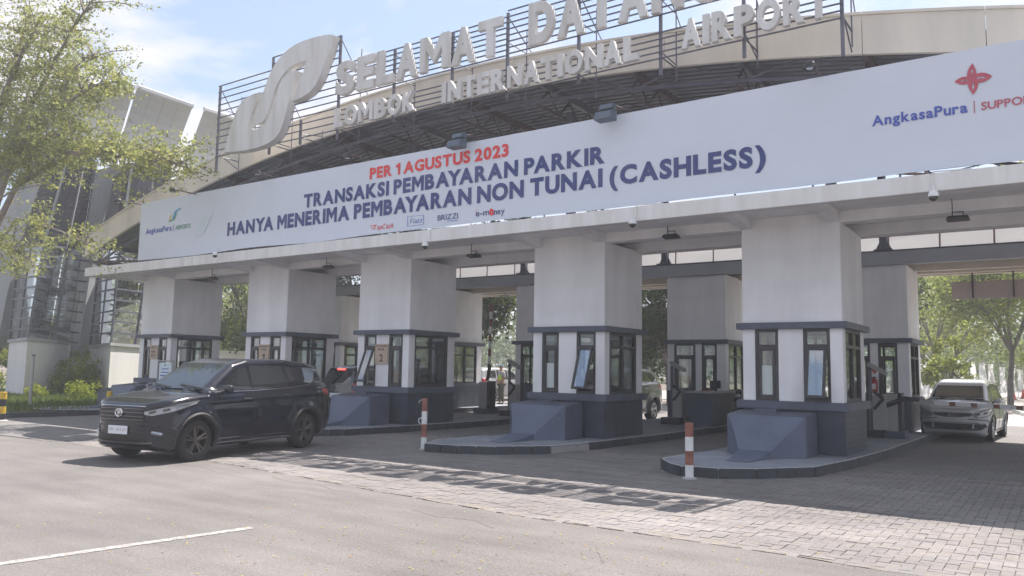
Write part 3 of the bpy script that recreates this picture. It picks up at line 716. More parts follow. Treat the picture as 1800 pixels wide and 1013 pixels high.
LA = [(579, 60), (550, 66), (522, 76), (502, 90), (489, 105), (479, 120), (472, 135), (467, 150), (460, 170), (452, 188), (447, 202), (443, 212), (445, 219), (455, 218), (464, 213), (469, 200), (475, 187), (482, 162), (487, 147), (497, 132), (507, 120), (520, 112), (538, 106), (535, 122), (525, 147), (512, 179), (530, 172), (547, 160), (560, 140), (567, 120), (575, 100), (581, 80), (586, 62)]
LBq = [(457, 162), (443, 166), (428, 175), (417, 190), (411, 207), (405, 225), (399, 248), (393, 268), (425, 266), (455, 259), (476, 250), (490, 236), (498, 215), (504, 192), (510, 168), (516, 143), (521, 124), (511, 126), (499, 134), (491, 148), (486, 165), (480, 186), (473, 205), (466, 218), (452, 228), (440, 227), (436, 222), (441, 206), (448, 186)]
for q, yo in ((LA, 0), (LBq, .004)):
    P = outline3(q, YL-.12+yo, sm=2); mb = MB(); mb.prism([tuple(p) for p in P], (0, .26, 0)); mb.build('leaf_emblem', LETTER, t)

# ------------------------------------------------------------------ long front banner
YB = 13.85
t = thing('front_banner', 'long pale blue banner about cashless parking payment along the canopy front', 'banner', (-10, YB, 4.8))
mb = MB(); bx0, bx1 = -24.1, 8.0; nx = 320; nz = 20
for i in range(nx+1):
    x = bx0+(bx1-bx0)*i/nx
    for j in range(nz+1):
        z = 4.80+.05*(noise.noise(Vector((x*.35, 0, 9))))*(1-j/nz)+(1.87-0)*j/nz
        e = .003*noise.noise(Vector((x*1.6+z*2.2, z*3-x, 2)))+.008*noise.noise(Vector((x*5, z*.8, 4)))*max(0, 1-abs(j/nz-0)*3)
        e += .010*noise.noise(Vector((x*4, z*.8, 7)))*max(0, (j/nz-.85)*6)
        mb.v.append((x, YB+e, z))
for i in range(nx):
    for j in range(nz): k = i*(nz+1)+j; mb.f.append((k, k+1, k+nz+2, k+nz+1)); mb.mi.append(0)
cloth = mb.build('banner_cloth', BANNER, t, smooth=True)
def B(x, y): p = at(x, y, YB-.010); return p.x, p.z
def btext(s_, lb, lt, rb, m, off=.02, shear=0, split=False):
    (xa, za), (_, zt), (xb, _) = B(*lb), B(*lt), B(*rb); return put_text(s_, 'letter' if split else 'lettering', m, xa, xb, za, zt, YB-.010, t, off, shear=shear, split=split)
btext('PER 1 AGUSTUS 2023', (649.4, 315.7), (649, 296), (894, 265), REDP, .042, split=True)
btext('TRANSAKSI PEMBAYARAN PARKIR', (533.6, 366), (532, 342.6), (1063, 272), NAVY, .046, split=True)
btext('HANYA MENERIMA PEMBAYARAN NON TUNAI (CASHLESS)', (399, 415), (398, 392), (1346, 275), NAVY, .046, split=True)
btext('AngkasaPura', (256, 412), (257, 402.5), (301.5, 400), BLUEP, .02); btext('|', (304, 405.5), (304, 396.5), (305, 400), BLUEP, 0); btext('AIRPORTS', (308, 404.5), (308, 397), (335, 396), GREENP, .008)
btext('AngkasaPura', (1533, 222.6), (1536, 204), (1701, 190), BLUEP, .03); btext('|', (1712, 196), (1712, 180), (1713.5, 190), MAROON, 0); btext('SUPPORTS', (1725, 194), (1725, 180), (1842, 170), MAROON, .018)
btext('TapCash', (657, 404.5), (657, 396), (691, 396), REDP, .012, shear=.3); btext('BRIZZI', (769, 388), (769, 379), (805, 380), NAVY, .008); btext('Flazz', (720, 393.5), (720, 385), (743, 384), BLUEP, 0, shear=.3); btext('e-m', (836, 381), (836, 370), (860, 374), NAVY, .012); btext('ney', (868, 378), (868, 367), (887, 372), NAVY, .012)
def bpoly(px, m, name='emblem', y=YB-.010, sm=2):
    P = outline3(px, y, sm=sm); bm = bmesh.new(); f = bm.faces.new([bm.verts.new(p) for p in P]); me = bpy.data.meshes.new(name); bm.to_mesh(me); bm.free(); me.materials.append(m)
    for v in me.vertices: v.co -= WLOC[t.name]
    o = bpy.data.objects.new(name, me); COL.objects.link(o); o.parent = t; return o
for yy in (395.5, 398.5, 401.5): bpoly([(650+(yy-395)*.5, yy+1), (659, yy), (659, yy+.9), (650+(yy-395)*.5, yy+1.9)], REDP, 'speed_line', sm=0)
RK = 0
def ring(pts, wd, m, name):
    global RK
    n = len(pts); c = (sum(p[0] for p in pts)/n, sum(p[1] for p in pts)/n); RK = RK+1; yy_ = YB-.010-.0008*(RK % 5); P = [at(*p, yy_) for p in pts]; C_ = at(*c, yy_)
    Q = [p+(C_-p).normalized()*wd for p in P]; mb = MB(); mb.add(P+Q, [(i, (i+1) % n, n+(i+1) % n, n+i) for i in range(n)]); return mb.build(name, m, t)
ring([(716, 381), (745, 378), (745, 395), (716, 398.5)], .015, BLUEP, 'logo_box')
ring([(864+4.2*math.cos(k*.6283), 373+6.3*math.sin(k*.6283)) for k in range(10)], .05, REDP, 'ring_mark')
bpoly([(786, 388.6), (805, 386.6), (805, 387.4), (786, 389.4)], BLUEP, 'underline', sm=0); bpoly([(834.5, 374), (837, 369), (839, 368), (836, 372)], REDP, 'tick')
# small leaf emblem at the left end
bpoly([(303, 383.5), (306, 374), (309, 369), (319, 365), (318, 368), (312, 370), (308, 376), (305, 384)], TEALP); bpoly([(311, 374), (309, 381), (306, 387), (303, 388), (297, 391), (295.5, 391), (300, 387), (303.5, 385), (307, 380), (309.5, 373.5)], GREENP); bpoly([(296, 389), (299, 379), (302, 376), (299.5, 386)], YELP)
bpoly([(342, 417), (349, 396), (356, 383), (374, 374), (366, 392), (358, 412)], GHOST, 'faded_leaf')
# four-petal knot emblem at the right
def petal(tip, bl, br, ctr):
    P = [ctr, bl, tip, br]
    outl = []
    def bez(a, b, c_, n=8): return [((1-s)**2*a[0]+2*s*(1-s)*b[0]+s*s*c_[0], (1-s)**2*a[1]+2*s*(1-s)*b[1]+s*s*c_[1]) for s in [k/n for k in range(n)]]
    pts = bez(ctr, bl, tip)+bez(tip, br, ctr); ring(pts, .075, MAROON, 'emblem')
petal((1709.5, 111), (1690, 134), (1724, 134), (1709, 146)); petal((1744, 134), (1722, 118), (1728, 152), (1703, 142)); petal((1711, 167), (1692, 146), (1730, 142), (1708, 132)); petal((1677.5, 144), (1694, 128), (1694, 156), (1718, 139))
# short posts holding the banner off the slab
for k in range(24):
    x = -23.8+k*1.36; mb = MB(); mb.tube((x, YB+.06, 4.70), (x, YB+.06, 6.6), .018, 5); mb.build('upright', STEEL, t)
mb = MB(); mb.tube((-24, YB+.1, 6.55), (8, YB+.1, 6.55), .022, 5); mb.build('top_pipe', STEEL, t)
mb = MB(); mb.tube((-24, YB+.1, 4.86), (8, YB+.1, 4.86), .022, 5); mb.build('bottom_pipe', STEEL, t)

# ------------------------------------------------------------------ lights and cameras on the canopy
def hood_light(p, label):
    t = thing('hooded_floodlight', label, 'floodlight', p, 0, 'hooded floodlights above the banner'); x, y, z = p
    HM = mat('lamp_housing', (.09, .12, .16), .5)
    mb = MB(); mb.prism([(x-.19, y-.22, z), (x-.19, y+.06, z), (x-.19, y+.06, z+.22), (x-.19, y-.16, z+.17)], (.38, 0, 0)); mb.build('housing', HM, t, bevel=.01)
    mb = MB(); mb.prism([(x-.14, y-.10, z+.23), (x-.14, y+.08, z+.23), (x-.14, y+.1, z+.36), (x-.14, y-.06, z+.34)], (.3, 0, 0)); mb.build('gear_box', HM, t, bevel=.01)
    mb = MB(); mb.tube((x+.1, y+.05, z+.34), (x+.15, y+.9, z+.42), .014, 5); mb.tube((x-.1, y+.05, z+.34), (x+.15, y+.9, z+.42), .01, 5); mb.build('arm', RUST, t)
p = at(806, 262, 13.6); hood_light((p.x, 13.6, p.z), 'hooded floodlight on the banner edge above the red date')
p = at(1067, 214, 13.6); hood_light((p.x, 13.6, p.z), 'hooded floodlight on the banner edge right of the red date')
for (bx, by, ex_, ey, lab) in ((347, 342, 305, 333, 'small clamp lamp on a rusty arm above the banner left of the steel sign'), (250, 360, 208, 352, 'small lamp on a rusty arm at the banner left corner'),
                               (480, 312, 452, 302, 'small lamp with a bright lens before the roof, left of the sign foot'), (640, 278, 611, 273, 'small lamp with a bright lens beneath the word LOMBOK'), (1445, 135, 1423, 113, 'small lamp on a rusty arm beneath the word AIRPORT')):
    a = at(bx, by, 13.9); b = at(ex_, ey, 13.1 if bx < 400 else 13.4)
    t = thing('arm_lamp', lab, 'lamp', tuple(b), 0, 'small arm lamps above the banner')
    mb = MB(); mb.tube(a, b, .02, 6); mb.build('arm', RUST, t)
    x, y, z = b; mb = MB(); mb.lathe([(.0, .06), (.05, .05), (.1, 0), (.11, -.07), (.09, -.08)], (x, y, z), n=14); mb.tube((x-.12, y, z-.1), (x-.05, y, z+.05), .012, 5); mb.tube((x+.12, y, z-.1), (x+.05, y, z+.05), .012, 5); mb.build('hood', BLACK, t)
    mb = MB(); mb.lathe([(0, -.085), (.06, -.08), (.075, -.06)], (x, y, z), n=12); mb.build('lens', LAMPC, t)
for px, lab in ((375, 'first'), (577, 'second'), (833, 'third'), (1180, 'fourth'), (1684, 'fifth')):
    yy = {375: 489, 577: 469, 833: 449, 1180: 415, 1684: 383}[px]
    b = at(px, yy, 15.0)
    t = thing('soffit_floodlight', 'black floodlight under the front canopy, %s from the left' % lab, 'floodlight', (b.x, b.y, b.z), 0, 'floodlights under the front canopy')
    x, y, z = b
    mb = MB(); mb.add([(x-.17, y-.1, z-.02), (x+.17, y-.1, z-.02), (x+.17, y+.1, z-.05), (x-.17, y+.1, z-.05), (x-.14, y-.07, z+.03), (x+.14, y-.07, z+.03), (x+.14, y+.07, z+.02), (x-.14, y+.07, z+.02)],
                      [(0, 3, 2, 1), (4, 5, 6, 7), (0, 1, 5, 4), (1, 2, 6, 5), (2, 3, 7, 6), (3, 0, 4, 7)]); mb.build('housing', BLACK, t)
    mb = MB(); mb.tube((x-.08, y, z+.02), (x-.08, y, z+.1), .01, 4); mb.tube((x+.08, y, z+.02), (x+.08, y, z+.1), .01, 4); mb.tube((x-.08, y, z+.1), (x+.08, y, z+.1), .01, 4); mb.tube((x-.08, y, z+.1), (x-.08, y, 4.56), .01, 4); mb.build('bracket', BLACK, t)
for px, py, lab in ((1640, 467, 'flat square lamp under the rear soffit above the silver car'), (888, 521, 'lamp on a short stem under the rear soffit behind the fourth booth')):
    b = at(px, py, 24.4); t = thing('soffit_lamp', lab, 'lamp', tuple(b), 0); x, y, z = b
    mb = MB(); mb.box(x-.18, x+.18, y-.1, y+.1, z, z+.05); mb.build('housing', GREYL, t, bevel=.01); mb = MB(); mb.tube((x, y, z+.05), (x, y, 4.6), .012, 5); mb.build('stem', BLACK, t)
for px, py, lab in ((378, 449, 'white dome camera on a gooseneck at the left of the fascia'), (747, 433, 'dome camera under the fascia below the boxed card logo'), (1112, 394, 'dome camera under the fascia near the middle'), (1641, 346, 'dome camera under the fascia above the silver car')):
    b = at(px, py, 13.35); x, y, z = b
    t = thing('dome_camera', lab, 'security camera', tuple(b), 0, 'dome cameras on the fascia')
    mb = MB(); mb.lathe([(0, .1), (.05, .09), (.075, .04), (.075, 0)], (x, y, z), n=14); mb.build('housing', WHITE, t, smooth=True)
    mb = MB(); mb.lathe([(.07, 0), (.06, -.04), (.03, -.065), (0, -.07)], (x, y, z), n=14); mb.build('dome', CARGL, t, smooth=True)
    mb = MB(); mb.path([(x, y, z+.1), (x+.03, y+.02, z+.17), (x+.12, y+.08, z+.19), (x+.2, 13.53, z+.12)] if px < 500 else [(x, y, z+.1), (x, 13.46, z+.12), (x-.02, 13.53, z+.2), (x-.02, 13.53, 4.72), (x+.5, 13.62, 4.72)], .012, 6); mb.build('conduit', WHITE, t)
# hanging board over the right lane
t = thing('hanging_signboard', 'blank back of a brown signboard hanging from the rear soffit over the right lane', 'signboard', (0, 25, 4))
mb = MB(); mb.box(-2.45, 2.8, 24.95, 25.0, 3.70, 4.18); mb.build('board', SIGNB, t)
for x in (-1.95, -1.0, .3, 1.6): mb = MB(); mb.box(x-.02, x+.02, 24.91, 24.949, 3.72, 4.6); mb.build('hanger', RUST, t)

# ------------------------------------------------------------------ bollards, barriers, small fittings
def bollard(x, y, h, r, cols, label, group, hook=False):
    t = thing('bollard', label, 'bollard', (x, y, 0), 0, group); n = len(cols); 
    for k, m in enumerate(cols):
        z0, z1 = h*k/n, h*(k+1)/n
        pr_ = [(r, z0), (r, z1)] if k < n-1 else [(r, z0), (r, z1-.01), (r*.9, z1), (0, z1)]
        mb = MB(); mb.lathe(pr_, (x, y, 0), n=20); mb.build('painted_band', m, t, smooth=False)
    if hook:
        mb = MB(); mb.path([(x-r, y, h*.62), (x-r-.08, y, h*.6), (x-r-.1, y, h*.55), (x-r-.05, y, h*.5)], .01, 5); mb.path([(x-r, y, h*.97), (x-r-.07, y, h*.96), (x-r-.1, y, h*.9)], .008, 5); mb.build('hook', WHITE, t)
    mb = MB(); mb.lathe([(0, .0), (r*1.9, 0.004), (r*1.6, .02), (r, .03)], (x, y, 0), n=14); mb.build('concrete_foot', GREYL, t)
bollard(-4.68, 11.5, .83, .062, [WHITE, ORANGE, WHITE, ORANGE], 'short red and white bollard at the nose of the nearest island', 'red and white bollards')
bollard(-10.28, 11.92, .99, .055, [WHITE, ORANGE, WHITE, ORANGE], 'red and white bollard with wire hooks left of the chipped kerb', 'red and white bollards', True)
bollard(-23.2, 9.85, .76, .09, [BLACK, YELLOW, BLACK, YELLOW], 'yellow and black bollard at the left frame edge by the planting bed', 'yellow and black bollards')
bollard(-23.5, 9.65, .70, .08, [BLACK, YELLOW, BLACK, YELLOW], 'second yellow and black bollard at the very left edge', 'yellow and black bollards')
bollard(-22.6, 12.4, .76, .08, [BLACK, YELLOW, BLACK, YELLOW], 'yellow and black bollard just left of the black car bonnet', 'yellow and black bollards')
# galvanised post in the grass by the first plinth
p = (-28.4, 12.9); t = thing('steel_post', 'thin galvanised post beside the first white tower plinth', 'post', (p[0], p[1], 0)); mb = MB(); mb.tube((*p, 0), (*p, 1.75), .05, 10); mb.build('pole', GREYL, t); mb = MB(); mb.lathe([(.06, 1.75), (.06, 1.8), (0, 1.81)], (*p, 0), n=10); mb.build('pole_cap', STEEL, t)
def barrier(x, y, label, mode, face=-1):
    t = thing('boom_barrier', label, 'barrier gate', (x, y, .15), 0, 'boom barriers of the rear row')
    mb = MB(); mb.box(x-.16, x+.16, y-.2, y+.2, .30, 1.15); mb.build('cabinet', GREYL, t, bevel=.01)
    mb = MB(); mb.box(x+.165, x+.24, y-.19, y+.19, .30, 1.18); mb.build('side_rail', BLACK, t)
    mb = MB(); mb.box(x-.3, x+.3, y-.3, y+.3, .15, .30); mb.build('plinth', SLATED, t, bevel=.01)
    mb = MB()
    if mode == 'up':
        mb.tube((x+.2, y-.23, 1.2), (x+.3, y-.23, 1.7), .06, 6); mb.build('crank', BLACK, t)
        arm = thing_part('boom', t)
        for k in range(9):
            z = 1.5+k*.24; dx = .02*k*.24; mb = MB(); mb.box(x+.22+dx, x+.31+dx, y-.25, y-.21, z, z+.238); mb.build('boom_section', WHITE if k % 2 else ORANGE, arm)
    else:
        mb.path([(x-.35, y-.24, .78), (x, y-.24, .92), (x+.3, y-.24, 1.06), (x+.62, y-.24, 1.03)], .055, 6); mb.build('crank', BLACK, t)
        arm = thing_part('boom', t)
        for k in range(12):
            a = x+.5+k*.42; b = a+(.40 if k % 3 else .40)
            q = .035
            for aa, bb_, m in ((a, a+.30, WHITE), (a+.30, a+.42, ORANGE)):
                mb = MB(); mb.box(aa, bb_, y-.27, y-.235, 1.0-.028*(aa-x)-q, 1.0-.028*(aa-x)+q+.02); mb.build('boom_section', m if k else GREYL, arm)
    return t
def thing_part(name, parent):
    o = MB(); o.box(0, .001, 0, .001, 0, .001)
    e = bpy.data.objects.new(name, None); COL.objects.link(e); e.parent = parent; WLOC[e.name] = WLOC[parent.name]; return e
barrier(-3.35, 20.5, 'boom barrier with its red and white arm lowered before the silver car', 'down')
barrier(-15.5, 21.0, 'boom barrier with its arm raised upright, beside the guard', 'up')
barrier(-9.55, 21.4, 'boom barrier at the rear booth with counter, crank arm only', 'down0')if False else None
def reader(x, y, label, h=1.75):
    t = thing('card_reader_post', label, 'card reader', (x, y, .15), 0, 'card reader posts')
    mb = MB(); mb.tube((x, y, .32), (x, y, h), .045, 8); mb.build('post', STEEL, t)
    mb = MB(); mb.box(x-.28, x+.28, y-.16, y+.16, .15, .32); mb.build('base', BLACK, t, bevel=.01)
    mb = MB(); mb.add([(x-.05, y-.1, h+.05), (x+.35, y-.1, h-.17), (x+.35, y+.1, h-.17), (x-.05, y+.1, h+.05), (x-.01, y-.1, h+.13), (x+.39, y-.1, h-.09), (x+.39, y+.1, h-.09), (x-.01, y+.1, h+.13)],
                      [(0, 3, 2, 1), (4, 5, 6, 7), (0, 1, 5, 4), (1, 2, 6, 5), (2, 3, 7, 6), (3, 0, 4, 7)]); mb.build('head', GREYL, t)
    mb = MB(); mb.box(x+.06, x+.34, y-.12, y+.12, .33, 1.12); mb.build('cabinet', GREYL, t, bevel=.01)
    mb = MB(); mb.path([(x+.1, y-.15, 1.2), (x+.3, y-.15, 1.05), (x+.1, y-.15, .8)], .035, 6); mb.build('crank', BLACK, t)
reader(-3.75, 20.2, 'slim card reader post with slanted head beside the lowered boom'); reader(-9.0, 20.9, 'slim card reader post before the rear booth with counter'); reader(-14.1, 20.3, 'slim card reader post seen between the middle and fourth booths')
# service counter on the third rear booth
t = thing('service_counter', 'service counter with pale top beside the rear booth behind the fourth booth', 'counter', (-7.9, 21.2, .15))
mb = MB(); mb.box(-8.35, -7.75, 20.6, 22.3, .15, 1.02); mb.build('counter_base', SLATED, t); mb = MB(); mb.box(-8.45, -7.65, 20.5, 22.4, 1.02, 1.07); mb.build('counter_top', GREYL, t, bevel=.008)
t = thing('counter_monitor', 'small black monitor standing on the service counter', 'monitor', (-8.0, 21.6, 1.07)); mb = MB(); mb.box(-8.15, -7.85, 21.55, 21.6, 1.14, 1.36); mb.build('screen', BLACK, t); mb = MB(); mb.box(-8.03, -7.97, 21.57, 21.62, 1.07, 1.14); mb.build('stand', BLACK, t)
tag(MB().box(-8.2, -7.95, 21.0, 21.25, 1.071, 1.09).build('folder', REDEX), 'flat red folder lying on the service counter', 'folder')
# fire extinguisher and its triangle sign on the last rear booth pillar
x0 = BX[4]-.91+.49*1.82+.10
t = thing('fire_extinguisher', 'red fire extinguisher hung on the rear booth pillar', 'extinguisher', (x0, 22.5, 1.2))
mb = MB(); mb.lathe([(0, 1.12), (.07, 1.13), (.085, 1.16), (.085, 1.42), (.05, 1.48), (.02, 1.5)], (x0, 22.5, 0), n=14); mb.build('cylinder', REDEX, t, smooth=True)
mb = MB(); mb.path([(x0, 22.5, 1.5), (x0-.08, 22.48, 1.54), (x0-.13, 22.47, 1.4), (x0-.1, 22.46, 1.25)], .014, 5); mb.build('hose', BLACK, t); mb = MB(); mb.box(x0-.05, x0+.05, 22.48, 22.52, 1.5, 1.54); mb.build('handle', BLACK, t)
mb = MB(); mb.box(x0-.05, x0+.05, 22.41, 22.415, 1.22, 1.36); mb.build('paper_label', WHITE, t)
tag(MB().prism([(x0-.12, 22.585, 1.78), (x0+.12, 22.585, 1.78), (x0, 22.585, 1.60)], (0, .01, 0)).build('triangle_sign', REDEX), 'small red triangle sign above the fire extinguisher', 'sign')
# notice board in front of the leftmost booth
b0 = at(292, 712, 14.7); x = b0.x; y = 14.6
t = thing('notice_board', 'white notice board in a grey frame standing before the leftmost booth', 'notice board', (x, y, .15))
for s in (-.42, .42): mb = MB(); mb.tube((x+s, y, .15), (x+s, y, 1.66), .022, 6); mb.build('leg', GREYL, t)
mb = MB(); mb.tube((x-.42, y, 1.66), (x+.42, y, 1.66), .022, 6); mb.build('top_bar', GREYL, t)
mb = MB(); mb.box(x-.33, x+.33, y-.01, y+.01, .55, 1.6); mb.build('board', mat('board_white', (.62, .70, .76), .5), t)
for k, (w_, h) in enumerate(((.1, .05), (.38, .03), (.42, .03), (.5, .04), (.2, .04), (.44, .03), (.4, .03), (.36, .03))):
    z = 1.5-k*.11; mb = MB(); mb.box(x-w_/2, x+w_/2, y-.014, y-.011, z, z+h); mb.build('printed_line', BLUEP if k else GREENP, t)

# ------------------------------------------------------------------ people
def skinmesh(name, verts, edges, radii, m, parent, sub=1):
    me = bpy.data.meshes.new(name); me.from_pydata(verts, edges, []); o = bpy.data.objects.new(name, me); COL.objects.link(o)
    md = o.modifiers.new('s', 'SKIN'); md.use_smooth_shade = True
    for i, r in enumerate(radii):
        sv = me.skin_vertices[0].data[i]; sv.radius = (r, r) if not isinstance(r, tuple) else r; sv.use_root = (i == 0)
    o.modifiers.new('b', 'SUBSURF').levels = sub
    dg = bpy.context.evaluated_depsgraph_get(); nm = bpy.data.meshes.new_from_object(o.evaluated_get(dg)); nm.name = name; bpy.data.objects.remove(o)
    nm.materials.clear(); nm.materials.append(m); o = bpy.data.objects.new(name, nm); COL.objects.link(o); o.parent = parent; return o
SKIN = mat('skin', (.33, .19, .12), .6)
def person(loc, rz, label, top, legs, hair, cap=None, vest=None, arms='clasp'):
    t = thing('person', label, 'person', loc, rz)
    V = [(0, 0, .95), (0, .0, 1.15), (0, -.01, 1.38), (0, -.01, 1.50), (0, -.02, 1.58), (0, -.02, 1.68), (0, -.015, 1.72)]; E = [(i, i+1) for i in range(6)]; Rd = [.13, .125, .12, .05, .075, .085, .06]
    if arms == 'clasp': AR = lambda s: [(s*.17, 0, 1.42), (s*.24, .02, 1.16), (s*.12, -.17, 1.02), (s*.05, -.22, 1.0)]
    else: AR = lambda s: [(s*.17, 0, 1.42), (s*.26, -.02, 1.16), (s*.22, -.25, 1.12), (s*.18, -.33, 1.12)]
    for s in (-1, 1):
        b = len(V); A = AR(s); V += A; Rd += [.062, .045, .036, .03]; E += [(2, b), (b, b+1), (b+1, b+2), (b+2, b+3)]
        h = Vector(A[3])
        for k, (dx, l) in enumerate(((-.03, .07), (-.012, .085), (.008, .09), (.026, .08), (.045, .05))):
            q = len(V); V += [tuple(h+Vector((dx*.8, -.04 if k < 4 else -.01, -.005))), tuple(h+Vector((dx-s*.01, -.04-l*.5, -.03)))]; Rd += [.011, .008]; E += [(b+3, q), (q, q+1)]
        b = len(V); V += [(s*.09, 0, .88), (s*.11, -.01, .50), (s*.12, .02, .10), (s*.13, -.12, .04)]; Rd += [.085, .055, .04, .035]; E += [(0, b), (b, b+1), (b+1, b+2), (b+2, b+3)]
    skinmesh('body', V, E, Rd, SKIN, t)
    V = [(0, 0, .98), (0, 0, 1.18), (0, -.01, 1.38), (0, -.01, 1.46)]; E = [(0, 1), (1, 2), (2, 3)]; Rd = [(.155, .12), (.15, .12), (.15, .115), (.07, .07)]
    for s in (-1, 1):
        b = len(V); A = AR(s); V += A[:2]; Rd += [.075, .06]; E += [(2, b), (b, b+1)]
    skinmesh('shirt', V, E, Rd, top, t)
    if vest: skinmesh('vest', [(0, 0, .98), (0, 0, 1.18), (0, -.01, 1.40)], [(0, 1), (1, 2)], [(.17, .135), (.165, .135), (.16, .125)], vest, t)
    V = [(0, 0, .95)]; E = []; Rd = [(.15, .12)]
    for s in (-1, 1): b = len(V); V += [(s*.09, 0, .86), (s*.11, -.01, .50), (s*.12, .02, .12)]; Rd += [.1, .075, .062]; E += [(0, b), (b, b+1), (b+1, b+2)]
    skinmesh('trousers', V, E, Rd, legs, t)
    for s in (-1, 1): skinmesh('shoe', [(s*.12, .04, .06), (s*.13, -.15, .045)], [(0, 1)], [.055, .045], BLACK, t)
    skinmesh('hair', [(0, .015, 1.70), (0, .02, 1.74)], [(0, 1)], [.088, .06], cap or hair, t)
    if cap: mb = MB(); mb.lathe([(0, 1.755), (.09, 1.75), (.1, 1.72), (.105, 1.715)], (0, -.01, 0), n=16); mb.prism([(-.06, -.08, 1.715), (.06, -.08, 1.715), (.045, -.17, 1.705), (-.045, -.17, 1.705)], (0, 0, .008)); mb.build('cap', cap, t, world=False)
    mb = MB(); mb.box(-.016, .016, -.125, -.1, 1.62, 1.66)
    for s in (-1, 1): mb.box(s*.033-.012, s*.033+.012, -.105, -.095, 1.665, 1.678)
    mb.build('face_features', mat('face_dark', (.16, .08, .05), .6), t, world=False)
    for z0 in (1.12, 1.3) if vest else (): mb = MB(); mb.lathe([(.0, 0), (.001, 0)], (0, 0, z0)); 
    return t
CAMO = mat('camo', (.13, .14, .10), .9, var=.6, scale=18, col2=(.03, .04, .03)); HIVIS = mat('hivis', (.50, .78, .02), .6)
person((-20.3, 28.6, 0), R(-20), 'guard in yellow hi-vis vest, camouflage trousers and pale blue cap behind the raised boom', mat('grey_shirt', (.35, .36, .36), .8), CAMO, BLACK, cap=mat('cap_blue', (.30, .45, .62), .7), vest=HIVIS)
person((-14.15, 16.25, .15), R(170), 'booth clerk in a white shirt inside the booth numbered 2', WHITE, mat('navy_trouser', (.03, .035, .06), .8), BLACK, arms='work')

# ------------------------------------------------------------------ vehicles (bodies grown from smooth-blended outlines)
def sdp(px, pz, poly):
    d = np.full(px.shape, 1e9); s = np.ones(px.shape); n = len(poly)
    for i in range(n):
        ax, az = poly[i]; bx, bz = poly[i-1]; ex, ez = bx-ax, bz-az; wx, wz = px-ax, pz-az
        h = np.clip((wx*ex+wz*ez)/(ex*ex+ez*ez), 0, 1); d = np.minimum(d, (wx-ex*h)**2+(wz-ez*h)**2)
        c1 = pz >= az; c2 = pz < bz; c3 = ex*wz > ez*wx
        s = np.where((c1 & c2 & c3) | (~c1 & ~c2 & ~c3), -s, s)
    return s*np.sqrt(d)
def smax(a, b, k): h = np.clip(.5-.5*(b-a)/k, 0, 1); return b*(1-h)+a*h+k*h*(1-h)
def smin(a, b, k): return -smax(-a, -b, k)
def make_field(P):
    W = P['W']; wx = P['wx']; rw = P['rw']
    nose, tail = P['nose'], P['tail']
    def f(x, y, z):
        ay = np.abs(y)
        plan = W/2-.16*np.clip((x-(nose-.75))/.75, 0, 1)**2.2-.10*np.clip(((tail+.6)-x)/.6, 0, 1)**2.2
        side = plan-.05*np.clip((z-.85)/.3, 0, 1)-.045*np.clip((.55-z)/.3, 0, 1)+.0
        for w_ in wx:
            dd = np.sqrt((x-w_)**2+(z-rw)**2); side = side+P.get('flare', .02)*np.exp(-((dd-rw-.10)/.085)**2)
        side = side+.014*np.exp(-((z-P['crease'](x))/.035)**2)
        body = smax(sdp(x, z, P['body'])-.03, (ay-side)*.95, .10)
        gw = W/2-.075-.30*np.clip(z-P['belt'], 0, 1)-.10*np.clip((x-.3)/1.2, 0, 1)**2-.08*np.clip((-1.2-x)/.9, 0, 1)**2
        green = smax(sdp(x, z, P['green'])-.03, (ay-gw)*.9, .12)
        v = smin(body, green, .045)
        # bonnet and nose curve back towards the sides
        v = smax(v, (x-(nose-.40*(ay/(W/2))**3.2))*.9, .04)
        v = smax(v, (z-(P['hood'](x)-.10*(ay/(W/2))**3))*.9*np.where(x > P['cowl'], 1, 0)-np.where(x > P['cowl'], 0, 9), .03)
        for w_ in wx:
            cyl = smax(np.sqrt((x-w_)**2+(z-rw)**2)-(rw+.055), (W/2-.30)-ay, .01); v = smax(v, -cyl, .015)
        return v
    return f
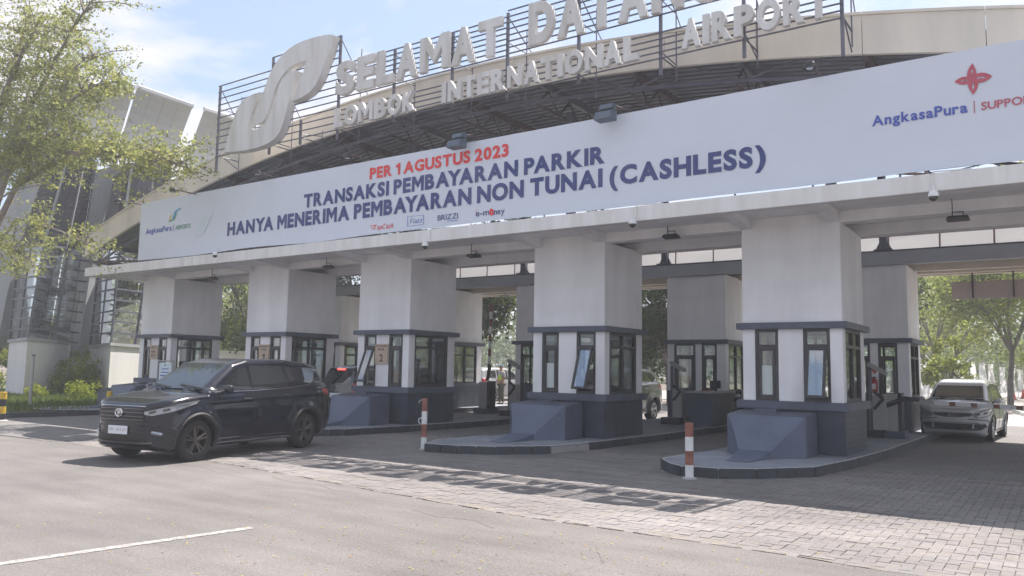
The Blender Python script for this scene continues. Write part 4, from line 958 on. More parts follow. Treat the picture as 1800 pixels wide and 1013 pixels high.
def surface_net(f, lo, hi, h):
    ax = [np.arange(lo[i], hi[i]+h, h) for i in range(3)]; X, Y, Z = np.meshgrid(*ax, indexing='ij'); V = f(X, Y, Z); S = V < 0
    nx, ny, nz = V.shape; acc = np.zeros((nx-1, ny-1, nz-1, 3)); cnt = np.zeros((nx-1, ny-1, nz-1))
    cs = [(a, b, c) for a in (0, 1) for b in (0, 1) for c in (0, 1)]
    sl = lambda A, c: A[c[0]:nx-1+c[0], c[1]:ny-1+c[1], c[2]:nz-1+c[2]]
    for a in cs:
        for b in cs:
            if sum(abs(a[i]-b[i]) for i in range(3)) == 1 and a < b:
                va, vb = sl(V, a), sl(V, b); m = (va < 0) != (vb < 0); t = np.where(m, va/np.where(m, va-vb, 1), 0)
                for i in range(3): acc[..., i] += np.where(m, a[i]+(b[i]-a[i])*t, 0)
                cnt += m
    act = cnt > 0; idx = -np.ones(act.shape, int); idx[act] = np.arange(act.sum()); I = np.argwhere(act)
    P = (I+acc[act]/cnt[act][:, None])*h+np.array([a[0] for a in ax]); F = []
    for d in range(3):
        o1, o2 = [(1, 2), (2, 0), (0, 1)][d]
        A = np.take(S, range(S.shape[d]-1), d); Bq = np.take(S, range(1, S.shape[d]), d); E = np.argwhere(A != Bq)
        sg = A[tuple(E.T)]
        ok = (E[:, o1] > 0) & (E[:, o2] > 0) & (E[:, o1] < act.shape[o1]) & (E[:, o2] < act.shape[o2]); E = E[ok]; sg = sg[ok]
        def g(a, b): q = E.copy(); q[:, o1] -= a; q[:, o2] -= b; return idx[tuple(q.T)]
        q = np.stack([g(1, 1), g(0, 1), g(0, 0), g(1, 0)], 1); q[~sg] = q[~sg][:, ::-1]; F.append(q)
    F = np.concatenate(F); F = F[(F >= 0).all(1)]
    for _ in range(3):
        e = 1e-3; v = f(*P.T); g = np.stack([(f(P[:, 0]+e*(i == 0), P[:, 1]+e*(i == 1), P[:, 2]+e*(i == 2))-v)/e for i in range(3)], 1)
        g2 = (g**2).sum(1)+1e-6; st = np.clip(-v/g2, -h*.7, h*.7); P = P+g*st[:, None]
    return P, F
def arr_mesh(name, P, F, m, parent, smooth=True):
    me = bpy.data.meshes.new(name); me.from_pydata(P.tolist(), [], F.tolist()); me.materials.append(m)
    if smooth: me.shade_smooth()
    o = bpy.data.objects.new(name, me); COL.objects.link(o); o.parent = parent; return o
def cast(f, O, D):                    # march points O (n,3) along D onto the body
    P = O.copy()
    for _ in range(110):
        v = f(*P.T); P = P+D*np.clip(v, -.05, .25)[:, None]*.7
    return P
def patch(f, poly, e1, d, m, name, parent, off=.004, c=(0, 0, 0), step=.05, far=3, back=False):
    e1 = Vector(e1); d = Vector(d).normalized()
    bm = bmesh.new(); bm.faces.new([bm.verts.new((a, b, 0)) for a, b in poly])
    xs = [p[0] for p in poly]; zs = [p[1] for p in poly]
    for (lo, hi, ax) in ((min(xs), max(xs), 0), (min(zs), max(zs), 1)):
        k = lo+step
        while k < hi:
            no = (1, 0, 0) if ax == 0 else (0, 1, 0); co = (k, 0, 0) if ax == 0 else (0, k, 0)
            bmesh.ops.bisect_plane(bm, geom=bm.verts[:]+bm.edges[:]+bm.faces[:], plane_co=co, plane_no=no); k += step
    V = np.array([v.co[:] for v in bm.verts]); bm.verts.index_update(); F = [[v.index for v in q.verts] for q in bm.faces]; bm.free()
    O = np.array([tuple(Vector(c)+e1*a+Vector((0, 0, b))+d*far) for a, b, _ in V]); D = np.tile(np.array([-d.x, -d.y, -d.z]), (len(O), 1))
    P = cast(f, O, D); P = P+np.array([d.x, d.y, d.z])*off
    me = bpy.data.meshes.new(name); me.from_pydata(P.tolist(), [], F); me.materials.append(m); me.shade_smooth()
    b2 = bmesh.new(); b2.from_mesh(me); bmesh.ops.recalc_face_normals(b2, faces=b2.faces)
    if sum(q.normal.dot(d) for q in b2.faces) < 0: bmesh.ops.reverse_faces(b2, faces=b2.faces)
    b2.to_mesh(me); b2.free()
    o = bpy.data.objects.new(name, me); COL.objects.link(o); o.parent = parent; return o
def seam(f, pts, e1, d, m, name, parent, r=.004, off=.0, c=(0, 0, 0), n=None):
    e1 = Vector(e1); d = Vector(d).normalized(); Q = []
    for (a, b), (a2, b2) in zip(pts, pts[1:]):
        k = max(2, int(math.hypot(a2-a, b2-b)/.06))
        Q += [(a+(a2-a)*i/k, b+(b2-b)*i/k) for i in range(k)]
    Q.append(pts[-1])
    O = np.array([tuple(Vector(c)+e1*a+Vector((0, 0, b))+d*3) for a, b in Q]); D = np.tile(np.array([-d.x, -d.y, -d.z]), (len(O), 1)); P = cast(f, O, D)+np.array([d.x, d.y, d.z])*off
    mb = MB(); mb.path([tuple(p) for p in P], r, 5); return mb.build(name, m, parent, world=False)
def wheel(parent, x, y, s, r, rim, wd=.21, spokes=5):
    e = MB(); e.lathe([(r*.66, -wd/2), (r*.90, -wd/2), (r*.98, -wd*.38), (r, -wd*.2), (r, wd*.2), (r*.98, wd*.38), (r*.90, wd/2), (r*.66, wd/2)], (x, y, r), 'y', 40); ty = e.build('wheel', RUBBER, parent, world=False, smooth=True)
    q = MB(); yo = y+s*(wd/2-.015)
    q.lathe([(r*.665, s*wd*.0), (r*.665, s*.015), (r*.62, s*.012), (r*.60, -s*.04)], (x, yo, r), 'y', 40); q.lathe([(0, -s*.03), (r*.12, -s*.02), (r*.15, -s*.03)], (x, yo, r), 'y', 20)
    for k in range(spokes):
        for dl in (-.13, .13):
            a = 2*math.pi*k/spokes+.3; ca, sa = math.cos(a+dl*.5), math.sin(a+dl*.5); cb, sb = math.cos(a+dl*1.3), math.sin(a+dl*1.3)
            q.tube((x+ca*r*.1, yo-s*.02, r+sa*r*.1), (x+cb*r*.64, yo+s*.0, r+sb*r*.64), .02, 5, .016)
    q.build('rim', rim, ty, world=False)
    q = MB(); q.lathe([(0, -s*.10), (r*.55, -s*.10), (r*.6, -s*.06)], (x, yo, r), 'y', 24); q.build('brake_disc', BLACK, ty, world=False)
    return ty
def car(name, label, loc, ang, P, paint, h=.05, plate=None, lit=False, rim=None, emblem=False):
    """local +x is the front"""
    t = thing(name, label, 'car', loc, ang if abs(ang) > 1e-9 else 1e-6, None)
    f = make_field(P); W = P['W']
    Pt, F = surface_net(f, (P['tail']-.15, -W/2-.12, .08), (P['nose']+.15, W/2+.12, P['H']+.12), h)
    body = arr_mesh('body', Pt, F, paint, t)
    wx = P['wx']; r = P['rw']; rm = rim or RIML
    for x in wx:
        for s in (-1, 1): wheel(t, x, s*(W/2-.115), s, r, rm)
    for s in (-1, 1):
        for poly in P['side_glass']: patch(f, poly, (1, 0, 0), (0, s, 0), CARGL, 'side_window', t, .005)
        seam(f, P['wline'], (1, 0, 0), (0, s, 0), CHROME if P.get('chromeline') else PLASTIC, 'window_trim', t, .009, .004)
        for dl in P['doors']: seam(f, dl, (1, 0, 0), (0, s, 0), PLASTIC, 'door_gap', t, .0045, .0)
        for hx, hz in P['handles']:
            seam(f, [(hx, hz), (hx+.2, hz+.005)], (1, 0, 0), (0, s, 0), paint if not P.get('chromeline') else CHROME, 'door_handle', t, .014, .02)
        a = R(40); dd = (math.cos(a), s*math.sin(a), 0); e1 = (-math.sin(a), s*math.cos(a), 0)
        patch(f, P['lamp'], e1, dd, LAMPC, 'headlight', t, .006, step=.04)
        seam(f, P['lamp']+[P['lamp'][0]], e1, dd, PLASTIC, 'headlight_seal', t, .008, .008)
        la = P['lamp']; cxa = sum(q[0] for q in la)/len(la); cza = sum(q[1] for q in la)/len(la)
        for u_ in (-.20, .0): seam(f, [(cxa+u_-.05, cza-.012+u_*.18), (cxa+u_+.05, cza+.012+u_*.18)], e1, dd, RIMD, 'reflector', t, .022, .0)
        patch(f, P['fog'], e1, dd, PLASTIC, 'fog_lamp_bezel', t, .006, step=.05)
        a = R(140); dd = (math.cos(a), s*math.sin(a), 0); e1 = (math.sin(a), -s*math.cos(a), 0) if False else (-math.sin(a), s*math.cos(a), 0)
        e1 = (.643, s*.766, 0)
        patch(f, P['tlamp'], e1, dd, LAMPR, 'tail_light', t, .006, step=.05)
        # mirror
        mx_ = P['mirror']; y = s*(W/2+.02)
        q = MB(); q.lathe([(0, -.1), (.055, -.085), (.085, -.03), (.085, .03), (.06, .08), (0, .09)], (0, 0, 0), 'y', 16)
        q.v = [(mx_[0]+v[0]*.7, y+v[1]+s*.06, mx_[1]+v[2]*.85) for v in q.v]; mo = q.build('wing_mirror', paint, t, world=False, smooth=True)
        q = MB(); q.tube((mx_[0], y-s*.12, mx_[1]-.05), (mx_[0], y+s*.02, mx_[1]-.03), .025, 6); q.build('mirror_stalk', PLASTIC, mo, world=False)
        seam(f, [(P['tail']+.55, .26), (P['wx'][1]+r+.1, .27)] if False else [(wx[1]+r+.09, .27), (wx[0]-r-.09, .27)], (1, 0, 0), (0, s, 0), CHROME if P.get('chromeline') else PLASTIC, 'sill_trim', t, .016, .0)
    if P.get('clad'):
        for s in (-1, 1):
            for x in wx:
                arc = [(x+(r+.085)*math.cos(R(a_)), r+(r+.085)*math.sin(R(a_))) for a_ in range(-8, 190, 9)]
                seam(f, arc, (1, 0, 0), (0, s, 0), PLASTIC, 'wheel_arch_trim', t, .026, .0)
            seam(f, [(1.9, .40), (1.9, .41)], (1, 0, 0), (0, s, 0), PLASTIC, 'bumper_corner', t, .03)
            seam(f, [(-.86, .50), (-.70, .47)], (-.643, s*.766, 0), (.766, s*.643, 0), LAMPC, 'fog_lamp', t, .028, .012)
            seam(f, [(-1.03, .60), (-.55, .57), (-.42, .48)], (-.643, s*.766, 0), (.766, s*.643, 0), PLASTIC, 'bumper_crease', t, .012, .0)
        seam(f, [(-.62, .33), (.62, .33)], (0, 1, 0), (1, 0, 0), RIMD, 'skid_strip', t, .022, .0); seam(f, [(-.55, .50), (.55, .50)], (0, 1, 0), (1, 0, 0), PLASTIC, 'bumper_gap', t, .008)
        seam(f, [(-.50, .905), (.50, .905)], (0, 1, 0), (1, 0, 0), CHROME, 'bonnet_edge_trim', t, .008)
    patch(f, P['wind'], (0, 1, 0), (1, 0, 0), CARGL, 'windscreen', t, .006, step=.06)
    patch(f, P['rearg'], (0, 1, 0), (-1, 0, 0), CARGL, 'rear_window', t, .006, step=.06)
    g = patch(f, P['grille'], (0, 1, 0), (1, 0, 0), PLASTIC, 'grille', t, .006, step=.06)
    gz = [p_[1] for p_ in P['grille']]; gw = max(p_[0] for p_ in P['grille'])*.9
    for k in range(P.get('bars', 4)):
        z = min(gz)+(max(gz)-min(gz))*(k+.5)/P.get('bars', 4); seam(f, [(-gw, z), (gw, z)], (0, 1, 0), (1, 0, 0), P.get('barm', RIMD), 'grille_bar', g, .009, .012)
    patch(f, P['intake'], (0, 1, 0), (1, 0, 0), PLASTIC, 'lower_intake', t, .006, step=.06)
    for lm in P.get('lines_front', []): seam(f, lm, (0, 1, 0), (1, 0, 0), PLASTIC, 'bumper_gap', t, .004)
    for sgn, zz in ((1, P['platez'][0]), (-1, P['platez'][1])):
        O = np.array([(3.0*sgn, 0., zz)]); q = cast(f, O, np.array([(-sgn*1., 0., 0.)]))[0]; X = q[0]
        mb = MB(); mb.box(min(X+sgn*.012, X+sgn*.026), max(X+sgn*.012, X+sgn*.026), -.215, .215, zz-.065, zz+.065); pl = mb.build('number_plate', PLATE if plate != 'dark' else BLACK, t, world=False, bevel=.003)
        if plate and plate != 'dark' and sgn == 1:
            me = text_mesh(plate, .01); co = np.array([v.co[:] for v in me.vertices]); lo = co.min(0); hi = co.max(0)
            for v in me.vertices:
                v.co = Vector((X+.0275, -.19+(v.co.x-lo[0])/(hi[0]-lo[0])*.38, zz-.032+(v.co.y-lo[1])/(hi[1]-lo[1])*.064))
            me.materials.clear(); me.materials.append(GREYL); o = bpy.data.objects.new('plate_lettering', me); COL.objects.link(o); o.parent = pl
    if emblem:
        zz = P['embz']; q = cast(f, np.array([(3.0, 0., zz)]), np.array([(-1., 0., 0.)]))[0]; X = q[0]+.03
        mb = MB(); n = 20
        for k in range(n):
            a, b = 2*math.pi*k/n, 2*math.pi*(k+1)/n; mb.tube((X, .075*math.cos(a), zz+.06*math.sin(a)), (X, .075*math.cos(b), zz+.06*math.sin(b)), .011, 5)
        mb.path([(X, -.045, zz+.035), (X, .02, zz+.035), (X, .045, zz), (X, -.01, zz-.035), (X, -.02, zz+.01), (X, .03, zz+.0)], .009, 5); mb.build('emblem', CHROME, t, world=False)
    if P.get('wipers'):
        for y0, y1 in ((-.05, -.58), (.62, .05)):
            Q = []
            for k in range(7):
                y = y0+(y1-y0)*k/6; O = np.array([(3.0, y, P['wiperz']+.01*k*(1))]); Q.append(tuple(cast(f, O, np.array([(-1., 0, 0)]))[0]+np.array([.02, 0, .015])))
            mb = MB(); mb.path(Q, .011, 5); mb.build('wiper', BLACK, t, world=False)
    if lit:
        z = P['brz']; q = cast(f, np.array([(-3.0, 0., z)]), np.array([(1., 0., 0.)]))[0]; mb = MB(); mb.box(q[0]-.03, q[0]+.01, -.15, .15, z-.018, z+.018); mb.build('brake_lamp', LAMPLIT, t, world=False)
    if P.get('rails'):
        for s in (-1, 1):
            mb = MB(); mb.path([(.45, s*.52, P['H']-.04), (.35, s*.53, P['H']+.03), (-1.1, s*.52, P['H']+.02), (-1.4, s*.50, P['H']-.05)], .016, 6); mb.build('roof_rail', CHROME if P.get('chromeline') else PLASTIC, t, world=False)
    # underbody shadow plate keeps the floor closed
    return t
# seven-seat SUV
SUV = dict(W=1.70, H=1.70, wx=(1.36, -1.33), rw=.345, nose=2.18, tail=-2.22, belt=1.10, flare=.045, cowl=1.10,
    body=[(2.04, .30), (2.13, .40), (2.15, .60), (2.13, .80), (2.07, .92), (1.90, 1.0), (1.15, 1.12), (-2.05, 1.20), (-2.15, 1.0), (-2.20, .62), (-2.12, .36), (-1.9, .27), (1.85, .22)],
    green=[(1.20, 1.0), (1.16, 1.10), (.42, 1.58), (.05, 1.665), (-.9, 1.67), (-1.6, 1.62), (-1.88, 1.56), (-2.12, 1.18), (-2.1, 1.0)],
    hood=lambda x: 1.155-.03*(x-1.1)-.16*np.clip((x-1.35)/.8, 0, 1)**2.2, crease=lambda x: .98-.03*(x-.5),
    side_glass=[[(.90, 1.145), (.42, 1.50), (.14, 1.56), (.10, 1.15)], [(.03, 1.15), (.06, 1.57), (-.80, 1.57), (-.90, 1.185)], [(-.98, 1.20), (-.88, 1.56), (-1.45, 1.53), (-1.82, 1.36), (-1.6, 1.25)]],
    wline=[(.98, 1.12), (.1, 1.128), (-.9, 1.165), (-1.5, 1.215), (-1.9, 1.35)], doors=[[(1.12, 1.1), (1.08, .75), (.93, .40)], [(.07, 1.12), (.07, .32)], [(-.92, 1.16), (-.97, .85), (-.88, .70)], [(.93, .34), (-.85, .34)], [(1.98, .90), (1.75, .99), (1.15, 1.06)]],
    handles=[(.16, 1.0), (-.86, 1.04)], lamp=[(-.99, .77), (-1.0, .83), (-.74, .89), (-.22, .985), (-.25, .94), (-.56, .82), (-.86, .755)], fog=[(-1.0, .44), (-.95, .60), (-.62, .50), (-.48, .42), (-.55, .36), (-.9, .35)],
    tlamp=[(-1.02, .98), (-1.0, 1.10), (-.58, 1.14), (-.60, 1.03)], wind=[(-.62, 1.17), (.62, 1.17), (.53, 1.52), (-.53, 1.52)], rearg=[(-.52, 1.22), (.52, 1.22), (.46, 1.5), (-.46, 1.5)],
    grille=[(-.50, .66), (.50, .66), (.54, .84), (.46, .89), (-.46, .89), (-.54, .84)], intake=[(-.56, .34), (.56, .34), (.46, .48), (-.46, .48)], platez=(.53, .85), embz=.80, mirror=(.80, 1.17), wipers=True, wiperz=1.17, clad=True, brz=1.56, rails=False, chromeline=True, bars=4)
BLACKP = mat('black_car_paint', (.004, .006, .014), .18, coat=.8, spec=.3)
SILVERP = mat('silver_car_paint', (.46, .46, .47), .35, .3, coat=.8)
hd = R(9.5); h = Vector((math.sin(hd), -math.cos(hd), 0)); sd_ = Vector((math.cos(hd), math.sin(hd), 0))
nfw = Vector((-11.80, 7.92, 0)); ctr = nfw-sd_*.76-h*1.36
car('suv', 'black seven-seat SUV with chrome window line pulling out of the gate', tuple(ctr), math.atan2(h.y, h.x), SUV, BLACKP, .03, 'DR 1423 JH', rim=RIMD, emblem=True)
MPV = dict(SUV, W=1.66, H=1.62, wx=(1.33, -1.32), rw=.31, nose=2.05, tail=-2.08, belt=1.02, flare=.012, cowl=1.22,
    body=[(1.98, .26), (2.04, .42), (2.04, .66), (1.96, .84), (1.80, .93), (1.28, 1.04), (-1.95, 1.08), (-2.02, .9), (-2.06, .55), (-1.98, .32), (-1.8, .22), (1.75, .18)],
    green=[(1.36, .94), (1.30, 1.02), (.55, 1.50), (.1, 1.585), (-.9, 1.60), (-1.6, 1.56), (-1.82, 1.5), (-1.99, 1.1), (-1.98, .94)],
    hood=lambda x: 1.08-.02*(x-1.28)-.17*np.clip((x-1.35)/.7, 0, 1)**2, crease=lambda x: .88+0*x,
    side_glass=[[(1.05, 1.06), (.52, 1.44), (.10, 1.49), (.06, 1.07)], [(.0, 1.07), (.03, 1.50), (-.85, 1.50), (-.90, 1.08)], [(-.98, 1.09), (-.93, 1.49), (-1.5, 1.46), (-1.75, 1.12)]],
    wline=[(1.12, 1.045), (.1, 1.05), (-1.8, 1.08)], doors=[[(1.10, 1.02), (1.06, .7), (.92, .36)], [(.03, 1.04), (.03, .28)], [(-.93, 1.06), (-.95, .75), (-.85, .62)]], handles=[(.12, .92), (-.82, .93)],
    lamp=[(-.90, .66), (-.92, .72), (-.66, .82), (-.26, .92), (-.27, .86), (-.48, .70), (-.72, .64)], fog=[(-.92, .36), (-.9, .48), (-.66, .50), (-.56, .42), (-.7, .34)],
    tlamp=[(-.82, .80), (-.82, 1.10), (-.60, 1.12), (-.58, .85)], wind=[(-.62, 1.08), (.62, 1.08), (.54, 1.45), (-.54, 1.45)], rearg=[(-.55, 1.1), (.55, 1.1), (.48, 1.42), (-.48, 1.42)],
    grille=[(-.46, .70), (-.2, .64), (.2, .64), (.46, .70), (.44, .76), (-.44, .76)], intake=[(-.42, .34), (.42, .34), (.46, .48), (-.46, .48)], platez=(.40, .75), embz=.70, mirror=(.95, 1.06), wiperz=1.08, brz=1.5, rails=False, chromeline=False, bars=2, barm=CHROME)
mv = car('minivan', 'silver minivan waiting behind the lowered boom', (-2.2, 24.3, 0), R(-90-3), MPV, SILVERP, .04, 'dark', emblem=True); mv.scale = (.95, .95, .93)
car('hatchback', 'dark hatchback seen from behind with its high brake light on', (-17.25, 18.15, 0), R(90), MPV, mat('dark_car_paint', (.02, .025, .028), .25, coat=1), .05, 'B 4', lit=True)
car('suv', 'dark grey SUV with red tail light between the fourth booth and the rear booths', (-11.75, 22.55, 0), R(-90), SUV, mat('grey_car_paint', (.10, .10, .105), .3, .5, coat=1), .05)
car('hatchback', 'pale silver hatchback behind the boom barrier near the guard', (-23.4, 32.5, 0), R(90), MPV, SILVERP, .05)
car('hatchback', 'black car half hidden behind the crash block of the nearest island', (-6.55, 22.9, 0), R(-90), MPV, BLACKP, .05, 'dark')

# ------------------------------------------------------------------ leaning glass towers on the left
def W3(x, y, d):                      # point at distance d along the view direction
    q = fw+rt*((x-900)/F_PX)-up*((y-506.5)/F_PX); return Vector((0, 0, 1.6))+q*d
def slab(parent, name, m, pts, back=(0, 0, 0), th=.4):
    P = [W3(*p) for p in pts]; n = (P[1]-P[0]).cross(P[2]-P[0]).normalized()
    if n.dot(P[0]-Vector((0, 0, 1.6))) < 0: n = -n
    mb = MB(); mb.prism(P, n*th); return mb.build(name, m, parent)
def tower(label, sh, lab2):
    pass
def lerp(a, b, s): return tuple(a[i]+(b[i]-a[i])*s for i in range(len(a)))
DF, DL, DR_ = 34.0, 36.0, 36.5
def make_tower(label, plA, plL, plR, pb, gTopL, gTopC, gTopR, louvL, louvC, louvR, fin, panel, prows, pcols):
    base = W3(*pb[0]); t = thing('glass_tower', label, 'tower', (base.x, base.y, 0), 0, 'leaning glass towers')
    # plinth: corner plA, left plL, right plR at the top; pb the same at the ground
    P = [W3(*plL), W3(*plA), W3(*plR)]; Bq = [W3(*q) for q in pb[1:]]
    bk = (P[2]-P[1])+(P[0]-P[1]); 
    top = [P[0], P[1], P[2], P[1]+bk]; bot = [Vector((v.x, v.y, 0)) for v in top]
    mb = MB(); mb.add(bot+top, [(0, 1, 2, 3), (4, 7, 6, 5), (0, 4, 5, 1), (1, 5, 6, 2), (2, 6, 7, 3), (3, 7, 4, 0)]); mb.build('plinth', PLINTH, t)
    mb = MB(); ct = sum(top, Vector())/4; tp = [ct+(v-ct)*1.06 for v in top]; mb.prism([tuple(v+Vector((0, 0, .003))) for v in tp], (0, 0, .14)); mb.build('plinth_cap', TCONC, t)
    # glass storey: two leaning faces meeting in the corner edge
    gb = [W3(plL[0], plL[1]-4, plL[2]), W3(plA[0], plA[1]-4, plA[2]), W3(plR[0], plR[1]-4, plR[2])]
    gt = [W3(*gTopL), W3(*gTopC), W3(*gTopR)]
    rows = 9
    for a, b in ((0, 1), (1, 2)):
        for r_ in range(rows):
            for c in range(2):
                u0_, u1_, v0, v1 = c/2, (c+1)/2, r_/rows, (r_+1)/rows
                def q(u, v): return gb[a].lerp(gb[b], u).lerp(gt[a].lerp(gt[b], u), v)
                mb = MB(); mb.add([q(u0_+.01, v0+.01), q(u1_-.01, v0+.01), q(u1_-.01, v1-.01), q(u0_+.01, v1-.01)], [(0, 1, 2, 3)]); mb.build('pane', CURTW, t)
        for r_ in range(rows+1):
            v = r_/rows; p0 = gb[a].lerp(gt[a], v); p1 = gb[b].lerp(gt[b], v)
            if a == 1: p1 = p1+(p1-p0)*.22
            mb = MB(); mb.tube(p0, p1, .05, 4); mb.build('glazing_bar', STEEL, t)
        for u in (0, .5, 1) if a == 0 else (.62,):
            mb = MB(); mb.tube(gb[a].lerp(gb[b], u), gt[a].lerp(gt[b], u), .07 if u in (0, .62) else .045, 4); mb.build('mullion', STEEL, t)
    inn = (gb[0]+gb[2]-gb[1]*2)*.32
    for f_, h_ in ((gb[1]+inn, gt[1]+inn), (gb[1]+(gb[2]-gb[1])*.85+inn*.6, gt[1]+(gt[2]-gt[1])*.85+inn*.6), (gb[0]+(gb[1]-gb[0])*.3+inn*.6, gt[0]+(gt[1]-gt[0])*.3+inn*.6)):
        mb = MB(); mb.tube(f_, h_, .26, 12); mb.build('inner_column', PLINTH, t, smooth=False)
    for v in (.1, .52, .97):
        p = [gb[k].lerp(gt[k], v) for k in range(3)]; c4 = p[0]+p[2]-p[1]; ct = (p[0]+p[2])/2; pp = [ct+(x_-ct)*.93 for x_ in (p[0], p[1], p[2], c4)]
        mb = MB(); mb.prism(pp, (0, 0, .22)); mb.build('floor_slab', TCONC, t)
    # louvred upper part
    lt = [W3(*louvL), W3(*louvC), W3(*louvR)]
    for a, b in ((0, 1), (1, 2)):
        nd = (gt[b]-gt[a]).cross(lt[a]-gt[a]).normalized()
        if nd.dot(gt[a]) < 0: nd = -nd
        mb = MB(); mb.prism([gt[a]+nd*.08, gt[b]+nd*.08, lt[b]+nd*.08, lt[a]+nd*.08], nd*.3); mb.build('louvre_panel', LOUV, t)
        nb = 44
        big = MB()
        for k in range(nb): v = (k+.5)/nb; big.tube(gt[a].lerp(lt[a], v), gt[b].lerp(lt[b], v), .03, 4)
        o = big.build('louvre_blades', LOUV, t); o['kind'] = 'stuff'
    for a in (0, 1, 2): mb = MB(); mb.tube(gt[a], lt[a], .06, 4); mb.build('mullion', TCONC, t)
    m_ = gt[1].lerp(gt[2], .55); m2 = lt[1].lerp(lt[2], .55); mb = MB(); mb.tube(m_, m2, .05, 4); mb.build('mullion', TCONC, t)
    slab(t, 'concrete_fin', TCONC, fin, th=1.4)
    # flared roof panels: grid prows x pcols over a curved quad (corner order: top-left, top-right, bottom-right, bottom-left)
    C4 = [W3(*q) for q in panel]
    def S(u, v):
        p = C4[0].lerp(C4[1], u).lerp(C4[3].lerp(C4[2], u), v); d_ = (p-Vector((0, 0, 1.6))).normalized(); return p+d_*(1.1*math.sin(v*math.pi))
    for r_ in range(prows):
        for c in range(pcols):
            mb = MB(); g = .002; K = 4; vs = []; d_ = (S(.5, .5)-Vector((0, 0, 1.6))).normalized()*.35
            us = (c/pcols+g, (c+1)/pcols-g)
            for k in range(K+1):
                v = (r_+.004)/prows+(1-.008)/prows*k/K
                vs += [S(us[0], v), S(us[1], v), S(us[1], v)+d_, S(us[0], v)+d_]
            fs = []
            for k in range(K):
                o_ = 4*k
                for j in range(4): fs.append((o_+j, o_+(j+1) % 4, o_+4+(j+1) % 4, o_+4+j))
            fs += [(0, 1, 2, 3), tuple(4*K+j for j in range(4))]
            mb.add(vs, fs); mb.build('roof_panel', TPANEL, t)
    mb = MB(); db = (S(.5, .5)-Vector((0, 0, 1.6))).normalized()*.37
    for j in range(9): mb.v += [tuple(S(.01, j/8)+db), tuple(S(.99, j/8)+db)]
    mb.f = [(2*j, 2*j+1, 2*j+3, 2*j+2) for j in range(8)]; mb.mi = [0]*8; mb.build('panel_backing', LOUV, t)
    mb = MB(); mb.tube(S(0, 0), S(1, 0), .14, 6); mb.build('roof_edge', PLINTH, t)
    return t
make_tower('leaning glass and louvre tower on a white plinth at the far left', (48, 599, 34), (16, 603, 36.5), (121, 606, 37.5), [(37, 705, 34), (5, 700, 36.5), (37, 705, 34), (111, 706, 37.5)],
           (33, 436, 36.5), (77, 431, 34), (146, 440, 37.5), (92, 262, 36.8), (128, 245, 34.5), (170, 285, 37.8),
           [(62, 258, 37.3), (98, 235, 37.3), (34, 430, 37.0), (12, 520, 36.9), (-2, 590, 36.8), (-60, 640, 37), (-10, 420, 37.1)],
           [(106, 150, 36), (237, 153, 38), (205, 262, 38.8), (85, 250, 37)], 2, 4)
make_tower('leaning glass and louvre tower on a white plinth behind the leftmost booth', (195, 608, 36), (158, 612, 39), (262, 613, 39), [(190, 703, 36), (158, 700, 39), (190, 703, 36), (262, 703, 39)],
           (176, 440, 39), (212, 432, 36.6), (290, 445, 39.5), (200, 310, 39.3), (232, 290, 37), (300, 290, 40),
           [(168, 300, 39.8), (206, 290, 39.8), (178, 400, 39.6), (157, 490, 39.5), (140, 606, 39.4), (120, 632, 39.4), (127, 590, 39.4), (148, 430, 39.6)],
           [(241, 153, 39), (339, 187, 41), (292, 312, 41.5), (205, 270, 39.8)], 2, 4)
t3 = make_tower('third leaning tower whose roof panels rise behind the steel sign', (300, 608, 40), (270, 612, 42), (350, 613, 42), [(300, 700, 40), (270, 700, 42), (300, 700, 40), (350, 700, 42)],
           (290, 440, 42), (320, 432, 40), (380, 445, 42.5), (310, 330, 42.3), (345, 320, 40.5), (400, 330, 42.6),
           [(280, 330, 43), (312, 330, 43), (290, 440, 43), (270, 600, 43), (240, 600, 43)],
           [(359, 192, 41.5), (428, 214, 43.5), (400, 330, 44), (318, 305, 42.5)], 2, 3)
mb = MB(); a = W3(118, 606, 41); b = W3(172, 606, 41.5)
t = thing('link_wall', 'low grey concrete wall between the two tower plinths', 'wall', (a.x, a.y, 0))
mb.prism([(a.x, a.y, .8), (b.x, b.y, .8), (b.x, b.y, a.z), (a.x, a.y, a.z)], (-.3, .3, 0)); mb.build('wall_panel', TCONC, t)
t = thing('boundary_wall', 'low cream wall behind the gap between the first two booths', 'wall', (-34, 30, 0))
mb = MB(); mb.box(-48, -26.5, 31, 31.3, 0, 2.3); mb.build('wall_panel', WALLW, t); mb = MB(); mb.box(-48.05, -26.45, 30.95, 31.35, 2.301, 2.4); mb.build('coping', WALLW, t)

# ------------------------------------------------------------------ vegetation
def leaves_mesh(name, C, spread, n_per, size, m, parent, droop=.3, seed=1):
    g = np.random.default_rng(seed); C = np.asarray(C); n = len(C)*n_per
    P = np.repeat(C, n_per, 0)+g.normal(0, 1, (n, 3))*np.asarray(spread)
    th = g.uniform(0, 2*np.pi, n); tl = g.uniform(-.9, .5, n)-droop
    a = np.stack([np.cos(th)*np.cos(tl), np.sin(th)*np.cos(tl), np.sin(tl)], 1); r = g.normal(0, 1, (n, 3)); b = np.cross(a, r); b /= np.linalg.norm(b, axis=1)[:, None]+1e-9
    s = size*g.uniform(.55, 1.35, n)[:, None]; V = np.stack([P-a*s*.5, P+b*s*.24, P+a*s*.5, P-b*s*.24], 1).reshape(-1, 3)
    me = bpy.data.meshes.new(name); me.vertices.add(4*n); me.vertices.foreach_set('co', (V-np.array(WLOC[parent.name])).ravel()); me.loops.add(4*n); me.loops.foreach_set('vertex_index', np.arange(4*n)); me.polygons.add(n)
    me.polygons.foreach_set('loop_start', np.arange(0, 4*n, 4)); me.update(calc_edges=True); me.materials.append(m)
    o = bpy.data.objects.new(name, me); COL.objects.link(o); o.parent = parent; return o
